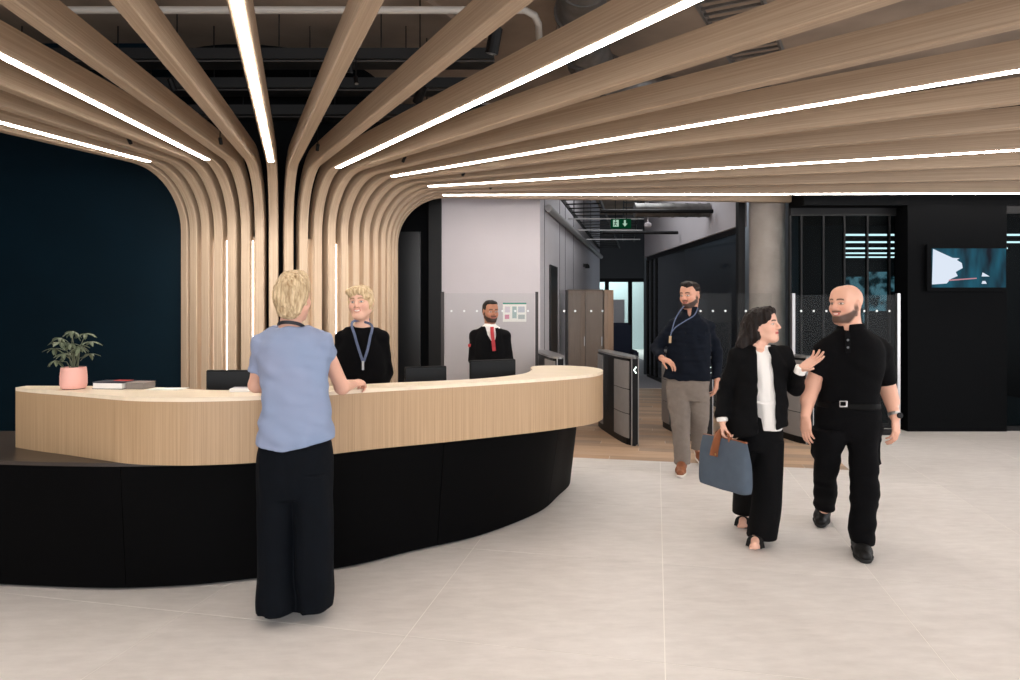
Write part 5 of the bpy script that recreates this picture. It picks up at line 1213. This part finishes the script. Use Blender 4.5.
# ------------------------------------------------------------------ bald man in a black polo shirt
def polo_man():
    g = Fig(4.45, (-.4, -.92), 'bald bearded man in black polo shirt and cargo trousers with wristwatch'); J = g.J; o = g.root(845, 545)
    H = Head(J(846.5, 304.5), (-.9, -.44), 1.08, .0, 0, True, smile=.6)
    neck = J(850, 327)
    shR, shL = J(825.5, 350), J(879.5, 350); elR, elL = J(812, 386, .04), J(887.5, 388, .04); wrR, wrL = J(805.5, 415, -.03), J(895, 417, -.06)
    pr = H.prims(neck, .060) + [rc(neck, J(851, 343), .062, .07), g.loft([(852, 336, 0, 12, .08), (853, 346, 0, 25, .11), (851, 370, 0, 27, .118), (848, 395, 0, 24, .1), (847, 415, 0, 25, .1)]), rc(J(842, 341), shR, .022, .05, .02), rc(J(862, 341), shL, .022, .05, .02)]
    pr += g.arm([shR, elR, wrR], [.056, .048, .031]) + [rc(elR, J(807, 400, .0), .048, .044, .02)] + g.arm([shL, elL, wrL], [.058, .048, .031]) + [rc(elL, J(892.5, 401, .0), .048, .043, .02)]
    pr += g.hand(wrR, (.0, -.08, -1), (.75, .5, 0), 1, 1.05, .35, .03, .45) + g.hand(wrL, (-.02, -.18, -1), (-.5, .75, 0), -1, 1.05, .5, .05, .5)
    pr += [rc(J(833, 424), J(827, 466, .0), .062, .05), rc(J(827, 466), J(824.5, 508, .32), .05, .04), rc(J(861, 424), J(864, 470, -.1), .062, .05), rc(J(864, 470, -.1), J(861, 540, -.12), .055, .04)]
    g.body(H, pr, H.colour((220, 168, 144), (190, 100, 92), (70, 48, 38), (58, 40, 33), .93, scalp=(206, 160, 140)))
    po = [g.loft([(851, 327, 0, 12, .085), (852, 333, 0, 17, .10), (852.5, 344, 0, 27, .125), (851.5, 366, 0, 29.5, .135), (848.5, 390, 0, 27.3, .12), (848, 408, 0, 28, .12)], .02),
          rc(J(841, 335), shR, .038, .068, .03), rc(J(863, 335), shL, .038, .068, .03), cone(shR, J(816, 373, .03), .068, .066, .03), cone(shL, J(885.5, 382, .04), .068, .065, .03), folds(.005, 14, 41), folds(.004, 30, 42, (.8, .8, 1.3))]
    po.append(el(J(849, 324, -.03), (.075, .09, .045), None, .008, '-'))
    solid('polo_shirt', po, M_BLKCLOTH, o, .0065)
    col = [cone(J(850, 322), J(851.5, 333), .078, .095, .01), sector([(842, 316), (850, 316), (848, 337), (845.5, 337)], 3, 4.45), sector([(820, 300), (880, 300), (880, 322), (820, 327)], 3, 5.5)]
    solid('collar', col, M_BLKCLOTH, o, .006)
    for y in (340, 347.5): MB().tube([J(848, y, -.135), J(848, y, -.150)], .008, 10).build('button', mat('dark_button', (40, 40, 42), .3), o)
    strap('placket', [J(847.5, 332, -.105), J(848, 342, -.134), J(848, 353, -.141)], .034, .005, M_BLKCLOTH, o, 4)
    tr = [g.loft([(847.5, 402, 0, 27.6, .116), (847.5, 415, 0, 29.5, .125), (847, 430, 0, 30.2, .122), (847, 438, 0, 29, .105)], .02),
          g.loft([(830.5, 428, 0, 16.8, .12), (828.5, 445, -.01, 14.2, .11), (826.5, 465, .0, 12, .1), (826, 485, .12, 11, .095), (825, 499, .24, 11.3, .095), (825, 509, .32, 10.2, .09)], .012),
          g.loft([(863, 428, -.02, 16.5, .12), (863.5, 445, -.06, 14.2, .11), (864, 466, -.1, 12.8, .1), (864, 490, -.12, 12.4, .1), (863, 512, -.13, 11.8, .098), (862.5, 524, -.13, 12, .098), (862, 541, -.13, 10.6, .09)], .012),
          rbox(J(874.8, 450, -.05), (.016, .07, .085), None, .012, .02), rbox(J(817.5, 448, .0), (.016, .07, .08), None, .012, .02), folds(.007, 20, 43), folds(.006, 42, 44, (.5, .5, 1.6))]
    solid('cargo_trousers', tr, M_BLKCLOTH, o, .0065)
    belt = loft(g.secs([(848, 401, 0, 28.9, .126), (848, 407.5, 0, 29.1, .128)]), g.lat[:2])
    b = solid('belt', [belt], mat('dark_belt_leather', (7, 7, 7), .6, spec=.1), o, .006)
    solid('buckle', [rbox(J(843.5, 404, -.131), (.026, .006, .021), None, .003, .003), rbox(J(843.5, 404, -.14), (.017, .02, .012), None, .003, .003, '-')], M_STEEL, b, .004)
    f1, f2 = g.floor_pt(858, 548), g.floor_pt(866, 564.5)
    shoe(o, f1, f2, J(861, 531, -.12), M_BLKLEATH, M_RUBBLACK, .052)
    r1, r2 = g.floor_pt(824.5, 517) + V(0, 0, .05), g.floor_pt(820, 528.5)
    shoe(o, r1, r2, J(825, 503, .3), M_BLKLEATH, M_RUBBLACK, .052)
    d = nrm(wrL - elL); ring = [cone(wrL - d * .028, wrL - d * .006, .038, .038, .002), cone(wrL - d * .04, wrL + d * .01, .032, .032, .002, '-')]
    wt = solid('wristwatch', ring, M_STEEL, o, .004)
    q = wrL - d * .017 + V(.012, -.036, 0); MB().tube([q, q + V(.002, -.01, 0)], .019, 16).build('dial', M_BLKMET, wt)
polo_man()

# ------------------------------------------------------------------ the bag in her hand
def handbag():
    c = V(1.393, 4.43, 0); u = nrm((.5, -.87, 0)); n = V(u[1], -u[0], 0); M_BAG = mat('slate_canvas', (72, 84, 98), .8, var=.06, vscale=20, bump=.3, bscale=500)
    o = thing('handbag', 'slate blue folding tote bag with brown leather flap held by the woman in black', 'bag', (c[0], c[1], .39))
    sec = lambda z, hw, hd: (c[0], c[1], z, hw, hd)
    solid('body', [loft([sec(.39, .197, .05), sec(.43, .203, .058), sec(.52, .2, .056), sec(.62, .2, .04), sec(.69, .193, .02), sec(.715, .188, .012)], u[:2], p=4), folds(.004, 18, 51)], M_BAG, o, .006)
    pt = lambda a, b, z: c + u * a + n * b + V(0, 0, z)
    strap('zip', [pt(-.18, 0, .714), pt(0, 0, .716), pt(.18, 0, .714)], .018, .006, M_BRLEATH, o, 4, (0, 0, 1))
    f_ = strap('flap', [pt(-.02, -.02, .70), pt(-.02, 0, .728), pt(-.02, .028, .70), pt(-.02, .052, .64), pt(-.02, .064, .60)], .105, .006, M_BRLEATH, o, 5, u)
    MB().tube([pt(-.02, .064, .615), pt(-.02, .074, .613)], .008, 10).build('stud', mat('brass', (210, 180, 120), .3, .8), f_)
    for b in (-.012, .016): MB().tube([pt(-.075, b, .70), pt(-.065, b * .6, .745), pt(-.03, b * .4, .772), pt(.01, b * .4, .772), pt(.04, b * .6, .745), pt(.05, b, .70)], .0065, 8).build('handle', M_BRLEATH, o, smooth=True)
handbag()
